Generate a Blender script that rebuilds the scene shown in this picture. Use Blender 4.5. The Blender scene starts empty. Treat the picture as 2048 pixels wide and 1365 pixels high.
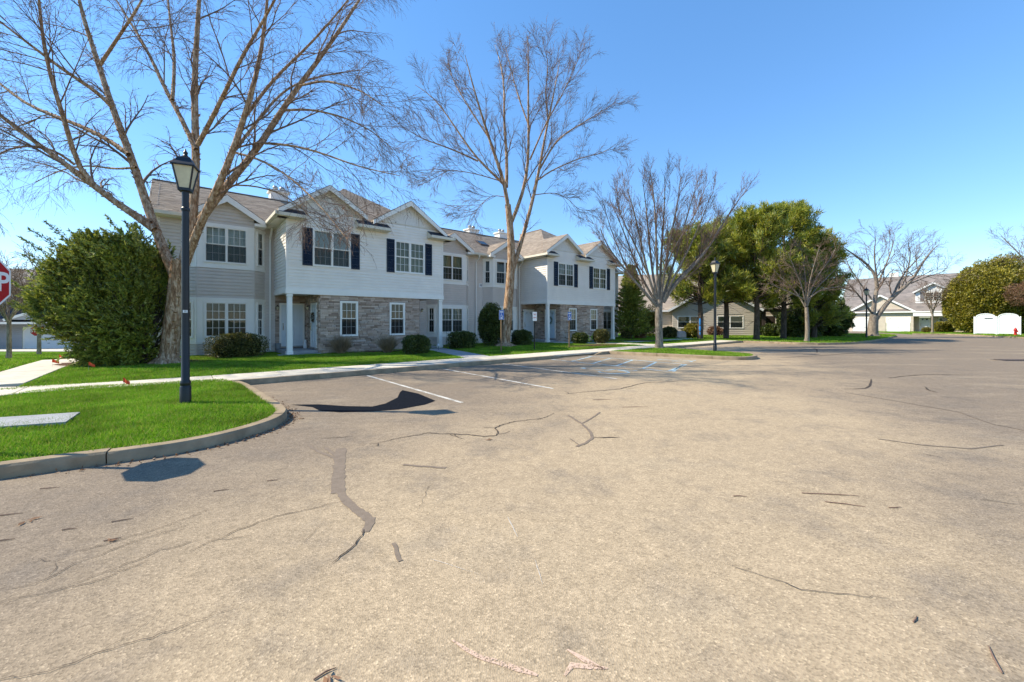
import bpy, math, random
import numpy as np
from mathutils import Vector

# ------------------------------------------------------------------ camera, sky, sun, exposure
scene = bpy.context.scene
C = scene.collection
FPX, CX, HY, H = 800.0, 1024.0, 643.0, 1.54      # focal length in photo pixels, principal column, horizon row, eye height (m)
cam_d = bpy.data.cameras.new('camera'); cam = bpy.data.objects.new('camera', cam_d); C.objects.link(cam)
cam.location = (0, 0, H); cam.rotation_euler = (math.radians(90), 0, 0)
cam_d.sensor_width = 36; cam_d.lens = FPX / 2048 * 36; cam_d.shift_y = -39.5 / 2048
cam_d.clip_start = 0.05; cam_d.clip_end = 3000
scene.camera = cam

SUN_EL, SUN_AZ = math.radians(43.4), math.radians(-87.4)     # azimuth from +Y towards +X
world = bpy.data.worlds.new('World'); scene.world = world; world.use_nodes = True
wn = world.node_tree
bg = wn.nodes['Background']
sky = wn.nodes.new('ShaderNodeTexSky'); sky.sky_type = 'NISHITA'; sky.sun_disc = False
sky.sun_elevation = SUN_EL; sky.sun_rotation = SUN_AZ
sky.air_density = 1.0; sky.dust_density = 0.0; sky.ozone_density = 6.0; sky.altitude = 0
gm = wn.nodes.new('ShaderNodeGamma'); gm.inputs[1].default_value = 0.70
hs = wn.nodes.new('ShaderNodeHueSaturation'); hs.inputs['Saturation'].default_value = 1.3; hs.inputs['Hue'].default_value = 0.503
wn.links.new(sky.outputs[0], gm.inputs[0]); wn.links.new(gm.outputs[0], hs.inputs['Color']); wn.links.new(hs.outputs[0], bg.inputs[0]); bg.inputs[1].default_value = 0.15
sd = bpy.data.lights.new('sun', 'SUN'); so = bpy.data.objects.new('sun', sd); C.objects.link(so)
sd.energy = 2.8; sd.angle = math.radians(0.5); sd.color = (1.0, 0.91, 0.74)
sv = Vector((math.sin(SUN_AZ) * math.cos(SUN_EL), math.cos(SUN_AZ) * math.cos(SUN_EL), math.sin(SUN_EL)))
so.rotation_euler = (-sv).to_track_quat('-Z', 'Y').to_euler(); so.location = sv * 60
vs = scene.view_settings
vs.view_transform = 'Standard'; vs.look = 'None'; vs.exposure = 1.47; vs.gamma = 1.0; vs.use_curve_mapping = False
scene.render.engine = 'CYCLES'
cy = scene.cycles
cy.max_bounces = 8; cy.diffuse_bounces = 5; cy.glossy_bounces = 2; cy.transmission_bounces = 4; cy.transparent_max_bounces = 10
cy.use_denoising = True; cy.caustics_reflective = False; cy.caustics_refractive = False
try: cy.denoiser = 'OPENIMAGEDENOISE'
except Exception: pass

rng = np.random.default_rng(7); random.seed(7)
AZ = -0.13                                     # asphalt level below the lawns and pavements

def G(px, py, z=0.0):                          # a photo pixel of something standing on the ground -> where it stands
    Y = FPX * (H - z) / (py - HY); return ((px - CX) / FPX * Y, Y, z)
def P(px, py, Y): return ((px - CX) / FPX * Y, Y, H - (py - HY) / FPX * Y)

K = 1.2
BO = (-8.5 * K, 15.1 * K)                      # front left corner of the townhouses
SD, TD = (0.767, 0.6416), (-0.6416, 0.767)      # along the facade, into the building
BROT = math.atan2(SD[1], SD[0])
def ST(s, t, z=0.0): s *= K; t *= K; return (BO[0] + s * SD[0] + t * TD[0], BO[1] + s * SD[1] + t * TD[1], z)
def toST(x, y):
    dx, dy = x - BO[0], y - BO[1]; return ((dx * SD[0] + dy * SD[1]) / K, (dx * TD[0] + dy * TD[1]) / K)

# ------------------------------------------------------------------ mesh helpers
def np_mesh(name, V, F):
    V = np.asarray(V, dtype=np.float32).reshape(-1, 3); F = np.asarray(F, dtype=np.int32)
    me = bpy.data.meshes.new(name); k = F.shape[1]; m = len(F)
    me.vertices.add(len(V)); me.vertices.foreach_set('co', V.ravel())
    me.loops.add(m * k); me.loops.foreach_set('vertex_index', F.ravel())
    me.polygons.add(m); me.polygons.foreach_set('loop_start', np.arange(0, m * k, k, dtype=np.int32))
    me.update(calc_edges=True); return me

class MB:
    def __init__(self): self.v = []; self.f = []
    def add(self, vs, fs):
        o = len(self.v); self.v += [tuple(p) for p in vs]; self.f += [tuple(o + i for i in f) for f in fs]; return self
    def box(self, x0, x1, y0, y1, z0, z1):
        return self.add([(x0, y0, z0), (x1, y0, z0), (x1, y1, z0), (x0, y1, z0), (x0, y0, z1), (x1, y0, z1), (x1, y1, z1), (x0, y1, z1)],
                        [(0, 3, 2, 1), (4, 5, 6, 7), (0, 1, 5, 4), (1, 2, 6, 5), (2, 3, 7, 6), (3, 0, 4, 7)])
    def bbox(self, x0, x1, y0, y1, z0, z1, b):           # box with all edges chamfered (cheap: inset rings)
        R = lambda i, z: [(x0 + i, y0, z), (x1 - i, y0, z), (x1, y0 + i, z), (x1, y1 - i, z), (x1 - i, y1, z), (x0 + i, y1, z), (x0, y1 - i, z), (x0, y0 + i, z)]
        def ring(ins, z):
            return [(x0 + b + ins, y0 + ins, z), (x1 - b - ins, y0 + ins, z), (x1 - ins, y0 + b + ins, z), (x1 - ins, y1 - b - ins, z), (x1 - b - ins, y1 - ins, z), (x0 + b + ins, y1 - ins, z), (x0 + ins, y1 - b - ins, z), (x0 + ins, y0 + b + ins, z)]
        rs = ring(b, z0) + ring(0, z0 + b) + ring(0, z1 - b) + ring(b, z1)
        fs = [tuple(range(7, -1, -1)), tuple(range(24, 32))]
        for k in range(3):
            for i in range(8): fs.append((k * 8 + i, k * 8 + (i + 1) % 8, k * 8 + 8 + (i + 1) % 8, k * 8 + 8 + i))
        return self.add(rs, fs)
    def prism(self, poly, z0, z1):
        n = len(poly)
        return self.add([(p[0], p[1], z0) for p in poly] + [(p[0], p[1], z1) for p in poly],
                        [tuple(range(n - 1, -1, -1)), tuple(range(n, 2 * n))] + [(i, (i + 1) % n, n + (i + 1) % n, n + i) for i in range(n)])
    def vprism(self, poly, y0, y1):                       # polygon in x,z extruded along y
        n = len(poly)
        return self.add([(p[0], y0, p[1]) for p in poly] + [(p[0], y1, p[1]) for p in poly],
                        [tuple(range(n)), tuple(range(2 * n - 1, n - 1, -1))] + [(i, n + i, n + (i + 1) % n, (i + 1) % n) for i in range(n)])
    def slab(self, poly3, th):                            # planar polygon given depth downwards
        n = len(poly3)
        return self.add(list(poly3) + [(p[0], p[1], p[2] - th) for p in poly3],
                        [tuple(range(n)), tuple(range(2 * n - 1, n - 1, -1))] + [(i, n + i, n + (i + 1) % n, (i + 1) % n) for i in range(n)])
    def tube(self, pts, rad, n=8, cap=True):
        pts = [Vector(p) for p in pts]; m = len(pts)
        if not hasattr(rad, '__len__'): rad = [rad] * m
        vs, fs = [], []; ref = Vector((0.31, 0.17, 0.93))
        for i, p in enumerate(pts):
            t = (pts[min(i + 1, m - 1)] - pts[max(i - 1, 0)]).normalized()
            if abs(t.dot(ref)) > .97: ref = Vector((0.93, 0.1, 0.2))
            a = t.cross(ref).normalized(); b = t.cross(a)
            for k in range(n):
                an = 2 * math.pi * k / n; vs.append(p + (a * math.cos(an) + b * math.sin(an)) * rad[i])
        for i in range(m - 1):
            for k in range(n): fs.append((i * n + k, i * n + (k + 1) % n, (i + 1) * n + (k + 1) % n, (i + 1) * n + k))
        if cap: fs += [tuple(range(n - 1, -1, -1)), tuple(range((m - 1) * n, m * n))]
        return self.add(vs, fs)
    def lathe(self, prof, n=16, c=(0, 0)):
        vs, fs = [], []
        for r, z in prof:
            for k in range(n):
                a = 2 * math.pi * k / n; vs.append((c[0] + r * math.cos(a), c[1] + r * math.sin(a), z))
        m = len(prof)
        for i in range(m - 1):
            for k in range(n): fs.append((i * n + k, i * n + (k + 1) % n, (i + 1) * n + (k + 1) % n, (i + 1) * n + k))
        fs += [tuple(range(n - 1, -1, -1)), tuple(range((m - 1) * n, m * n))]
        return self.add(vs, fs)
    def beam(self, p0, p1, w, h, up=(0, 0, 1)):           # bar between two points; h along 'up' projected, w across
        p0, p1 = Vector(p0), Vector(p1); d = (p1 - p0).normalized(); u = Vector(up); u = (u - d * u.dot(d)).normalized(); s = d.cross(u)
        q = [s * w / 2 + u * h / 2, -s * w / 2 + u * h / 2, -s * w / 2 - u * h / 2, s * w / 2 - u * h / 2]
        return self.add([p0 + a for a in q] + [p1 + a for a in q], [(0, 1, 2, 3), (7, 6, 5, 4)] + [(i, 4 + i, 4 + (i + 1) % 4, (i + 1) % 4) for i in range(4)])
    def mesh(self, name):
        me = bpy.data.meshes.new(name); me.from_pydata(self.v, [], self.f); me.update(); return me

def smooth(me, ang=None):
    me.polygons.foreach_set('use_smooth', np.ones(len(me.polygons), dtype=bool))
    if ang is not None:
        try: me.set_sharp_from_angle(angle=math.radians(ang))
        except Exception: pass
def obj(name, me, mat=None, parent=None, loc=None, rz=None, sm=None):
    if isinstance(me, MB): me = me.mesh(name)
    if sm is not None: smooth(me, sm)
    o = bpy.data.objects.new(name, me); C.objects.link(o)
    if mat is not None and len(me.materials) == 0: me.materials.append(mat)
    if parent is not None: o.parent = parent
    if loc is not None: o.location = loc
    if rz is not None: o.rotation_euler = (0, 0, rz)
    return o
def tag(o, label=None, cat=None, group=None, kind=None):
    if label: o['label'] = label
    if cat: o['category'] = cat
    if group: o['group'] = group
    if kind: o['kind'] = kind
    return o
def thing(name, label, cat, loc=(0, 0, 0), rz=0, group=None):
    o = bpy.data.objects.new(name, None); C.objects.link(o); o.location = loc; o.rotation_euler = (0, 0, rz); o.empty_display_size = .3
    return tag(o, label, cat, group)
def struct(name, me, mat): return tag(obj(name, me, mat), kind='structure')
def kids(o): return [c for c in bpy.data.objects if c.parent == o]
def dup(root, loc, rz, label=None, group=None, parent=None):
    r = root.copy(); C.objects.link(r); r.location = loc; r.rotation_euler = (0, 0, rz)
    if parent is not None: r.parent = parent
    if label: r['label'] = label
    if group: r['group'] = group
    for ch in kids(root):
        c = ch.copy(); C.objects.link(c); c.parent = r
        for g in kids(ch):
            d = g.copy(); C.objects.link(d); d.parent = c
    return r
def text_mesh(body, size, extrude=0.002, bold=0.0):
    cu = bpy.data.curves.new('txt', 'FONT'); cu.body = body; cu.size = size; cu.extrude = extrude; cu.offset = bold
    cu.align_x = 'CENTER'; cu.align_y = 'CENTER'; cu.resolution_u = 3
    o = bpy.data.objects.new('txt', cu); C.objects.link(o)
    dg = bpy.context.evaluated_depsgraph_get(); dg.update()
    me = bpy.data.meshes.new_from_object(o.evaluated_get(dg)); bpy.data.objects.remove(o); bpy.data.curves.remove(cu)
    me.materials.clear()
    co = np.empty(len(me.vertices) * 3, dtype=np.float32); me.vertices.foreach_get('co', co); co = co.reshape(-1, 3)
    co = co[:, [0, 2, 1]] * np.array([1, -1, 1], dtype=np.float32)         # stand upright, facing -y
    me.vertices.foreach_set('co', co.ravel()); me.update(); return me

# ------------------------------------------------------------------ materials
def _nodes(name):
    m = bpy.data.materials.new(name); m.use_nodes = True; nt = m.node_tree
    return m, nt, nt.nodes['Principled BSDF']
def noise(nt, scale, detail=4, rough=.6, coord='Object', stretch=None):
    tc = nt.nodes.new('ShaderNodeTexCoord'); n = nt.nodes.new('ShaderNodeTexNoise')
    n.inputs['Scale'].default_value = scale; n.inputs['Detail'].default_value = detail; n.inputs['Roughness'].default_value = rough
    if stretch:
        mp = nt.nodes.new('ShaderNodeMapping'); mp.inputs['Scale'].default_value = stretch
        nt.links.new(tc.outputs[coord], mp.inputs[0]); nt.links.new(mp.outputs[0], n.inputs[0])
    else: nt.links.new(tc.outputs[coord], n.inputs[0])
    return n
def ramp(nt, src, stops):
    r = nt.nodes.new('ShaderNodeValToRGB'); e = r.color_ramp.elements
    while len(e) < len(stops): e.new(.5)
    for i, (p, c) in enumerate(stops):
        e[i].position = p; e[i].color = (c[0], c[1], c[2], 1) if hasattr(c, '__len__') else (c, c, c, 1)
    nt.links.new(src, r.inputs[0]); return r.outputs[0]
def mixc(nt, fac, a, b, mode='MIX'):
    m = nt.nodes.new('ShaderNodeMix'); m.data_type = 'RGBA'; m.blend_type = mode
    for i, v in ((0, fac), (6, a), (7, b)):
        if isinstance(v, (int, float)): m.inputs[i].default_value = v
        elif isinstance(v, tuple): m.inputs[i].default_value = (*v, 1) if len(v) == 3 else v
        else: nt.links.new(v, m.inputs[i])
    return m.outputs[2]
def bump(nt, p, src, dist, strength=1.0):
    b = nt.nodes.new('ShaderNodeBump'); b.inputs['Distance'].default_value = dist; b.inputs['Strength'].default_value = strength
    nt.links.new(src, b.inputs['Height']); nt.links.new(b.outputs[0], p.inputs['Normal'])
def sc(c, k): return tuple(min(1, x * k) for x in c)
def plain(name, c, rough=.6, var=.12, scale=6, metal=0, bmp=0, bscale=60, spec=.4, stretch=None):
    m, nt, p = _nodes(name)
    n = noise(nt, scale, stretch=stretch)
    nt.links.new(ramp(nt, n.outputs[0], [(.3, sc(c, 1 - var)), (.7, sc(c, 1 + var))]), p.inputs['Base Color'])
    p.inputs['Roughness'].default_value = rough; p.inputs['Metallic'].default_value = metal; p.inputs['Specular IOR Level'].default_value = spec
    if bmp: bump(nt, p, noise(nt, bscale, 3).outputs[0], bmp)
    return m
def island(name, cols, rough=.8, bmp=0.0, bscale=40, dirt=.25, spec=.2):        # colour by piece
    m, nt, p = _nodes(name)
    g = nt.nodes.new('ShaderNodeNewGeometry')
    k = len(cols); r = nt.nodes.new('ShaderNodeValToRGB'); e = r.color_ramp.elements
    while len(e) < k: e.new(.5)
    for i, c in enumerate(cols): e[i].position = i / (k - 1) if k > 1 else 0; e[i].color = (*c, 1)
    nt.links.new(g.outputs['Random Per Island'], r.inputs[0]); out = r.outputs[0]
    n = noise(nt, 1.1, 5)
    out = mixc(nt, 1.0, out, ramp(nt, n.outputs[0], [(.3, 1 - dirt), (.7, 1.0)]), 'MULTIPLY')
    nt.links.new(out, p.inputs['Base Color']); p.inputs['Roughness'].default_value = rough; p.inputs['Specular IOR Level'].default_value = spec
    if bmp: bump(nt, p, noise(nt, bscale, 4).outputs[0], bmp)
    return m
def leafy(name, cols, trans=.35, rough=.6, gloss=.035):
    m, nt, p = _nodes(name); nt.nodes.remove(p); out = nt.nodes['Material Output']
    g = nt.nodes.new('ShaderNodeNewGeometry'); r = nt.nodes.new('ShaderNodeValToRGB'); e = r.color_ramp.elements; k = len(cols)
    while len(e) < k: e.new(.5)
    for i, c in enumerate(cols): e[i].position = i / (k - 1); e[i].color = (*c, 1)
    nt.links.new(g.outputs['Random Per Island'], r.inputs[0])
    n = noise(nt, .9, 3)
    col = mixc(nt, 1.0, r.outputs[0], ramp(nt, n.outputs[0], [(.32, .62), (.68, 1.25)]), 'MULTIPLY')
    d = nt.nodes.new('ShaderNodeBsdfDiffuse'); t = nt.nodes.new('ShaderNodeBsdfTranslucent'); mx = nt.nodes.new('ShaderNodeMixShader')
    mx.inputs[0].default_value = trans
    nt.links.new(col, d.inputs[0]); nt.links.new(col, t.inputs[0]); nt.links.new(d.outputs[0], mx.inputs[1]); nt.links.new(t.outputs[0], mx.inputs[2])
    gl = nt.nodes.new('ShaderNodeBsdfGlossy'); gl.inputs['Roughness'].default_value = .45; gl.inputs[0].default_value = (1, 1, 1, 1)
    m2 = nt.nodes.new('ShaderNodeMixShader'); m2.inputs[0].default_value = gloss
    nt.links.new(mx.outputs[0], m2.inputs[1]); nt.links.new(gl.outputs[0], m2.inputs[2])
    nt.links.new(m2.outputs[0], out.inputs[0]); return m
def glass(name, tint=(.8, .85, .85), refl=1.0):
    m, nt, p = _nodes(name); nt.nodes.remove(p); out = nt.nodes['Material Output']
    f = nt.nodes.new('ShaderNodeFresnel'); f.inputs[0].default_value = 1.5
    gl = nt.nodes.new('ShaderNodeBsdfGlossy'); gl.inputs['Roughness'].default_value = .02
    tr = nt.nodes.new('ShaderNodeBsdfTransparent'); tr.inputs[0].default_value = (*tint, 1)
    mx = nt.nodes.new('ShaderNodeMixShader'); nt.links.new(f.outputs[0], mx.inputs[0]); nt.links.new(tr.outputs[0], mx.inputs[1]); nt.links.new(gl.outputs[0], mx.inputs[2])
    b = nt.nodes.new('ShaderNodeBump'); b.inputs['Distance'].default_value = .004; nt.links.new(noise(nt, 1.3, 2).outputs[0], b.inputs['Height'])
    nt.links.new(b.outputs[0], gl.inputs['Normal'])
    nt.links.new(mx.outputs[0], out.inputs[0]); return m

M = {}
def asphalt_mat():
    m, nt, p = _nodes('asphalt'); L = nt.links.new
    def math_(op, x, y=None):
        n = nt.nodes.new('ShaderNodeMath'); n.operation = op
        for i, v in enumerate((x, y)):
            if v is None: continue
            if isinstance(v, (int, float)): n.inputs[i].default_value = v
            else: L(v, n.inputs[i])
        return n.outputs[0]
    tc = nt.nodes.new('ShaderNodeTexCoord'); xyz = nt.nodes.new('ShaderNodeSeparateXYZ'); L(tc.outputs['Object'], xyz.inputs[0])
    big = noise(nt, .22, 6, .6); mid = noise(nt, 1.3, 7, .7); fine = noise(nt, 9, 6, .75); streak = noise(nt, .4, 6, .7, stretch=(.5, 1.5, 1))
    # traffic-worn, sandy middle of the lane against darker, less driven asphalt
    d = math_('ABSOLUTE', math_('SUBTRACT', math_('SUBTRACT', xyz.outputs[0], math_('MULTIPLY', xyz.outputs[1], .50)), -.6))
    d = math_('ADD', d, math_('MULTIPLY', math_('SUBTRACT', big.outputs[0], .5), 9.0)); d = math_('ADD', d, math_('MULTIPLY', math_('SUBTRACT', mid.outputs[0], .5), 2.5))
    worn = ramp(nt, math_('MULTIPLY', d, .1), [(.12, 1.0), (.52, 0.0)])
    base = mixc(nt, worn, (.235, .185, .135), (.41, .315, .205))
    base = mixc(nt, ramp(nt, mid.outputs[0], [(.50, 0.0), (.72, .55)]), base, (.17, .145, .12))
    base = mixc(nt, ramp(nt, streak.outputs[0], [(.52, 0.0), (.78, .55)]), base, (.46, .365, .245))
    oil = noise(nt, .75, 3, .5); base = mixc(nt, ramp(nt, oil.outputs[0], [(.66, 0.0), (.78, .5)]), base, (.115, .10, .09))
    vor = nt.nodes.new('ShaderNodeTexVoronoi'); vor.inputs['Scale'].default_value = 95; L(tc.outputs['Object'], vor.inputs[0])
    sep = nt.nodes.new('ShaderNodeSeparateColor'); L(vor.outputs['Color'], sep.inputs[0])
    base = mixc(nt, 1.0, base, ramp(nt, sep.outputs[0], [(0.0, .68), (.4, .94), (.8, 1.05), (.93, 1.12), (1.0, 1.42)]), 'MULTIPLY')
    base = mixc(nt, 1.0, base, ramp(nt, fine.outputs[0], [(.3, .84), (.7, 1.14)]), 'MULTIPLY')
    L(base, p.inputs['Base Color']); p.inputs['Roughness'].default_value = .93; p.inputs['Specular IOR Level'].default_value = .12
    bump(nt, p, vor.outputs['Distance'], .0035, .7); return m
def worn(name, c, keep=.5, scale=55):
    """paint rubbed through to the surface below"""
    m, nt, p = _nodes(name); out = nt.nodes['Material Output']; n = noise(nt, scale, 5, .8); n2 = noise(nt, 2.2, 4, .6)
    p.inputs['Base Color'].default_value = (*c, 1); p.inputs['Roughness'].default_value = .85; p.inputs['Specular IOR Level'].default_value = .15
    f = mixc(nt, .45, ramp(nt, n.outputs[0], [(.44, 0.0), (.58, 1.0)]), ramp(nt, n2.outputs[0], [(.35, 0.0), (.6, 1.0)]))
    f = ramp(nt, f, [(max(0, .5 - keep), 0.0), (max(.05, .8 - keep), .92)]); t = nt.nodes.new('ShaderNodeBsdfTransparent'); mx = nt.nodes.new('ShaderNodeMixShader')
    nt.links.new(f, mx.inputs[0]); nt.links.new(t.outputs[0], mx.inputs[1]); nt.links.new(p.outputs[0], mx.inputs[2]); nt.links.new(mx.outputs[0], out.inputs[0]); return m
M['asphalt'] = asphalt_mat()
M['concrete'] = plain('concrete', (.58, .52, .42), .9, .16, 2.2, bmp=.002, bscale=90, spec=.15)
M['curb'] = plain('curb_concrete', (.29, .222, .145), .9, .28, 3.1, bmp=.004, bscale=45, spec=.15)
M['greyconc'] = plain('grey_concrete', (.33, .33, .33), .9, .14, 2.5, bmp=.002, bscale=70, spec=.15)
M['turf'] = plain('turf_soil', (.09, .175, .014), .95, .35, 3.0, bmp=.012, bscale=50, spec=.05)
M['earth'] = plain('earth', (.10, .12, .045), .95, .4, .08, spec=.05)
M['mulch'] = plain('mulch', (.12, .07, .045), .95, .5, 14, bmp=.02, bscale=60, spec=.05)
M['grass'] = leafy('grass_blades', [(.12, .26, .011), (.165, .335, .016), (.22, .40, .022), (.27, .38, .045), (.37, .34, .09)], .35, gloss=.008)
M['siding_lt'] = plain('siding_light_grey', (.86, .81, .75), .55, .05, 1.2, spec=.35)
M['siding_dk'] = plain('siding_taupe', (.66, .585, .525), .55, .06, 1.2, spec=.35)
M['white'] = plain('white_trim', (.88, .84, .77), .5, .04, 1.5, spec=.4)
M['cream'] = plain('cream_soffit', (.72, .66, .54), .55, .06, 2.0, spec=.3)
M['panelw'] = plain('gable_panel_white', (.74, .70, .65), .6, .08, 9, bmp=.006, bscale=22)
M['stone'] = island('ledge_stone', [(.30, .21, .155), (.56, .41, .31), (.66, .50, .40), (.46, .35, .28), (.74, .58, .46), (.58, .48, .41)], .85, .006, 50, .3)
M['stoneback'] = plain('stone_mortar', (.17, .13, .10), .95)
M['shingle'] = island('roof_shingle', [(.27, .22, .175), (.36, .295, .23), (.31, .255, .21), (.41, .34, .27), (.24, .20, .165)], .9, .003, 120, .2)
M['shingle_dk'] = island('dark_roof_shingle', [(.05, .055, .07), (.075, .08, .095), (.06, .065, .08)], .9, .003, 120, .2)
M['shingle_gr'] = island('grey_roof_shingle', [(.20, .18, .17), (.26, .23, .21), (.23, .20, .185), (.29, .25, .23)], .9, .003, 120, .25)
M['navy'] = plain('navy_shutter', (.014, .024, .044), .45, .2, 3)
M['greyshut'] = plain('grey_shutter', (.13, .135, .15), .5, .1, 3)
M['glass'] = glass('window_glass')
M['curtain'] = plain('curtain_olive', (.34, .33, .20), .9, .35, 5, stretch=(9, 9, .6))
M['curtain_dk'] = plain('curtain_dark', (.11, .10, .07), .9, .45, 3, stretch=(5, 5, .8))
M['curtain_lt'] = plain('curtain_cream', (.52, .50, .38), .9, .25, 5, stretch=(9, 9, .6))
M['blind'] = plain('blind_pale', (.62, .66, .60), .8, .18, 4, stretch=(.5, .5, 14))
M['screen'] = None
def screen_mat():
    m, nt, p = _nodes('insect_screen'); nt.nodes.remove(p); out = nt.nodes['Material Output']
    d = nt.nodes.new('ShaderNodeBsdfDiffuse'); d.inputs[0].default_value = (.03, .035, .04, 1); t = nt.nodes.new('ShaderNodeBsdfTransparent')
    mx = nt.nodes.new('ShaderNodeMixShader'); mx.inputs[0].default_value = .5
    nt.links.new(t.outputs[0], mx.inputs[1]); nt.links.new(d.outputs[0], mx.inputs[2]); nt.links.new(mx.outputs[0], out.inputs[0]); return m
M['screen'] = screen_mat()
M['door'] = plain('door_white', (.70, .74, .76), .4, .04, 2)
M['doorblue'] = plain('door_pale_blue', (.52, .64, .72), .4, .05, 2)
M['brown'] = plain('dark_brown_paint', (.06, .042, .035), .6, .2, 4)
M['brass'] = plain('brass', (.5, .36, .14), .35, .1, 8, metal=.9)
M['black'] = plain('black_paint', (.006, .007, .010), .42, .3, 5, spec=.5)
M['blackpane'] = plain('black_pane', (.01, .01, .012), .2, .1)
M['lens'] = plain('frosted_lamp_glass', (.62, .55, .36), .35, .12, 6)
M['metal'] = plain('galvanised_metal', (.38, .38, .37), .45, .2, 7, metal=.6)
M['cover'] = plain('stippled_concrete', (.46, .45, .42), .9, .3, 26, bmp=.006, bscale=60, spec=.1, stretch=(1, 4, 1))
M['bark'] = None
def bark_mat(name, a, b, c, sc_=4, st=(3, 3, .7), d=.02):
    m, nt, p = _nodes(name)
    n = noise(nt, sc_, 6, .65, stretch=st); n2 = noise(nt, sc_ * 3.1, 5, .6, stretch=st)
    col = ramp(nt, n.outputs[0], [(.30, a), (.48, b), (.62, c), (.74, sc(b, 1.1))])
    col = mixc(nt, 1.0, col, ramp(nt, n2.outputs[0], [(.35, .55), (.65, 1.15)]), 'MULTIPLY')
    nt.links.new(col, p.inputs['Base Color']); p.inputs['Roughness'].default_value = .9; p.inputs['Specular IOR Level'].default_value = .1
    bump(nt, p, n2.outputs[0], d); return m
M['birch'] = bark_mat('birch_bark', (.16, .085, .045), (.40, .245, .14), (.66, .49, .34))
M['bark'] = bark_mat('grey_brown_bark', (.16, .125, .095), (.26, .21, .165), (.36, .31, .25), d=.012)
M['barkdk'] = bark_mat('dark_bark', (.05, .038, .03), (.09, .07, .055), (.14, .11, .085), d=.012)
M['twig'] = plain('birch_twigs', (.20, .135, .10), .8, .3, 1.5, spec=.15)
M['twig2'] = plain('tree_twigs', (.20, .14, .105), .8, .3, 1.5, spec=.15)
M['twigred'] = plain('reddish_twigs', (.22, .14, .10), .8, .3, 1.5, spec=.15)
M['juniper'] = leafy('juniper_sprays', [(.09, .13, .02), (.18, .225, .03), (.31, .34, .045), (.44, .42, .07)], .35)
M['pine'] = leafy('pine_needles', [(.12, .165, .018), (.23, .28, .028), (.36, .37, .04), (.48, .42, .055)], .42)
M['yew'] = leafy('yew_foliage', [(.12, .125, .012), (.20, .185, .016), (.29, .245, .02), (.36, .29, .03)], .25)
M['box'] = leafy('boxwood_leaves', [(.03, .052, .01), (.055, .085, .014), (.095, .125, .02), (.16, .165, .035)], .2)
M['boxy'] = leafy('boxwood_yellowing_leaves', [(.03, .045, .01), (.07, .08, .018), (.15, .14, .03), (.25, .21, .06)], .25)
M['darkev'] = leafy('dark_evergreen_leaves', [(.03, .052, .01), (.055, .09, .014), (.09, .125, .02), (.16, .18, .035)], .2)
M['yellowb'] = leafy('yellow_green_leaves', [(.10, .10, .015), (.22, .19, .02), (.32, .26, .03), (.2, .13, .04)], .3)
M['strawgrass'] = leafy('dry_ornamental_grass', [(.32, .21, .12), (.46, .33, .2), (.58, .44, .28), (.36, .26, .17)], .25)
M['brownleaf'] = leafy('brown_dead_leaves', [(.2, .09, .04), (.3, .16, .08), (.14, .08, .05)], .25)
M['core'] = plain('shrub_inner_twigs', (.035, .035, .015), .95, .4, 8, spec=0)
M['linew'] = worn('white_road_paint', (.66, .63, .56), .30)
M['lineb'] = worn('blue_road_paint', (.45, .60, .64), .32)
M['linepink'] = worn('pink_marking_paint', (.62, .44, .33), .33, 70)
M['scuff'] = worn('pale_scuff', (.56, .50, .42), .25, 80)
M['crack'] = plain('dark_crack', (.075, .06, .05), .95, .3, 20, spec=.1)
M['seal_shadow'] = plain('brown_sealer_and_shadow', (.20, .155, .115), .85, .12, 14, spec=.25, bmp=.002, bscale=140)  # crack sealer; also colours two painted branch-shadow streaks
M['car_shadow'] = plain('car_shadow_black', (.010, .012, .017), .95, .35, 30, spec=.03, bmp=.004, bscale=140)  # dark colour for the painted shadow of an absent car
M['red'] = plain('red_sign_enamel', (.42, .008, .012), .35, .06, 3)
M['redpaint'] = plain('red_hydrant_paint', (.45, .015, .012), .4, .15, 9)
M['flag'] = plain('orange_red_flag', (.75, .07, .015), .6, .1, 9)
M['blue'] = plain('blue_sign_enamel', (.018, .10, .40), .35, .06, 3)
M['signw'] = plain('white_sign_enamel', (.78, .78, .78), .4, .03, 3)
M['signred'] = plain('red_sign_lettering', (.55, .05, .03), .5, .05, 3)
M['wood'] = plain('weathered_post', (.20, .13, .07), .8, .3, 6, stretch=(6, 6, .6))
M['utility'] = plain('utility_box_grey_green', (.16, .17, .15), .5, .1, 2)
M['vinyl'] = plain('white_vinyl', (.80, .80, .79), .45, .03, 1)
M['yellow'] = plain('yellow_flowers', (.75, .52, .02), .6, .25, 14)
M['maroon'] = plain('maroon_ornament', (.13, .02, .03), .5, .2, 8)
M['wreath'] = leafy('wreath_foliage', [(.05, .06, .03), (.12, .09, .04), (.2, .11, .05), (.07, .09, .05)], .1)
M['bluecloth'] = plain('blue_cloth', (.03, .22, .55), .6, .15, 6)
M['limecloth'] = plain('lime_plastic', (.5, .6, .08), .5, .15, 6)
M['rock'] = plain('pale_boulder', (.50, .43, .40), .85, .18, 3, bmp=.01, bscale=12)
M['beige'] = plain('siding_beige', (.60, .52, .43), .6, .06, 1.2)
M['greywall'] = plain('siding_blue_grey', (.40, .40, .42), .6, .06, 1.2)

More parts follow.
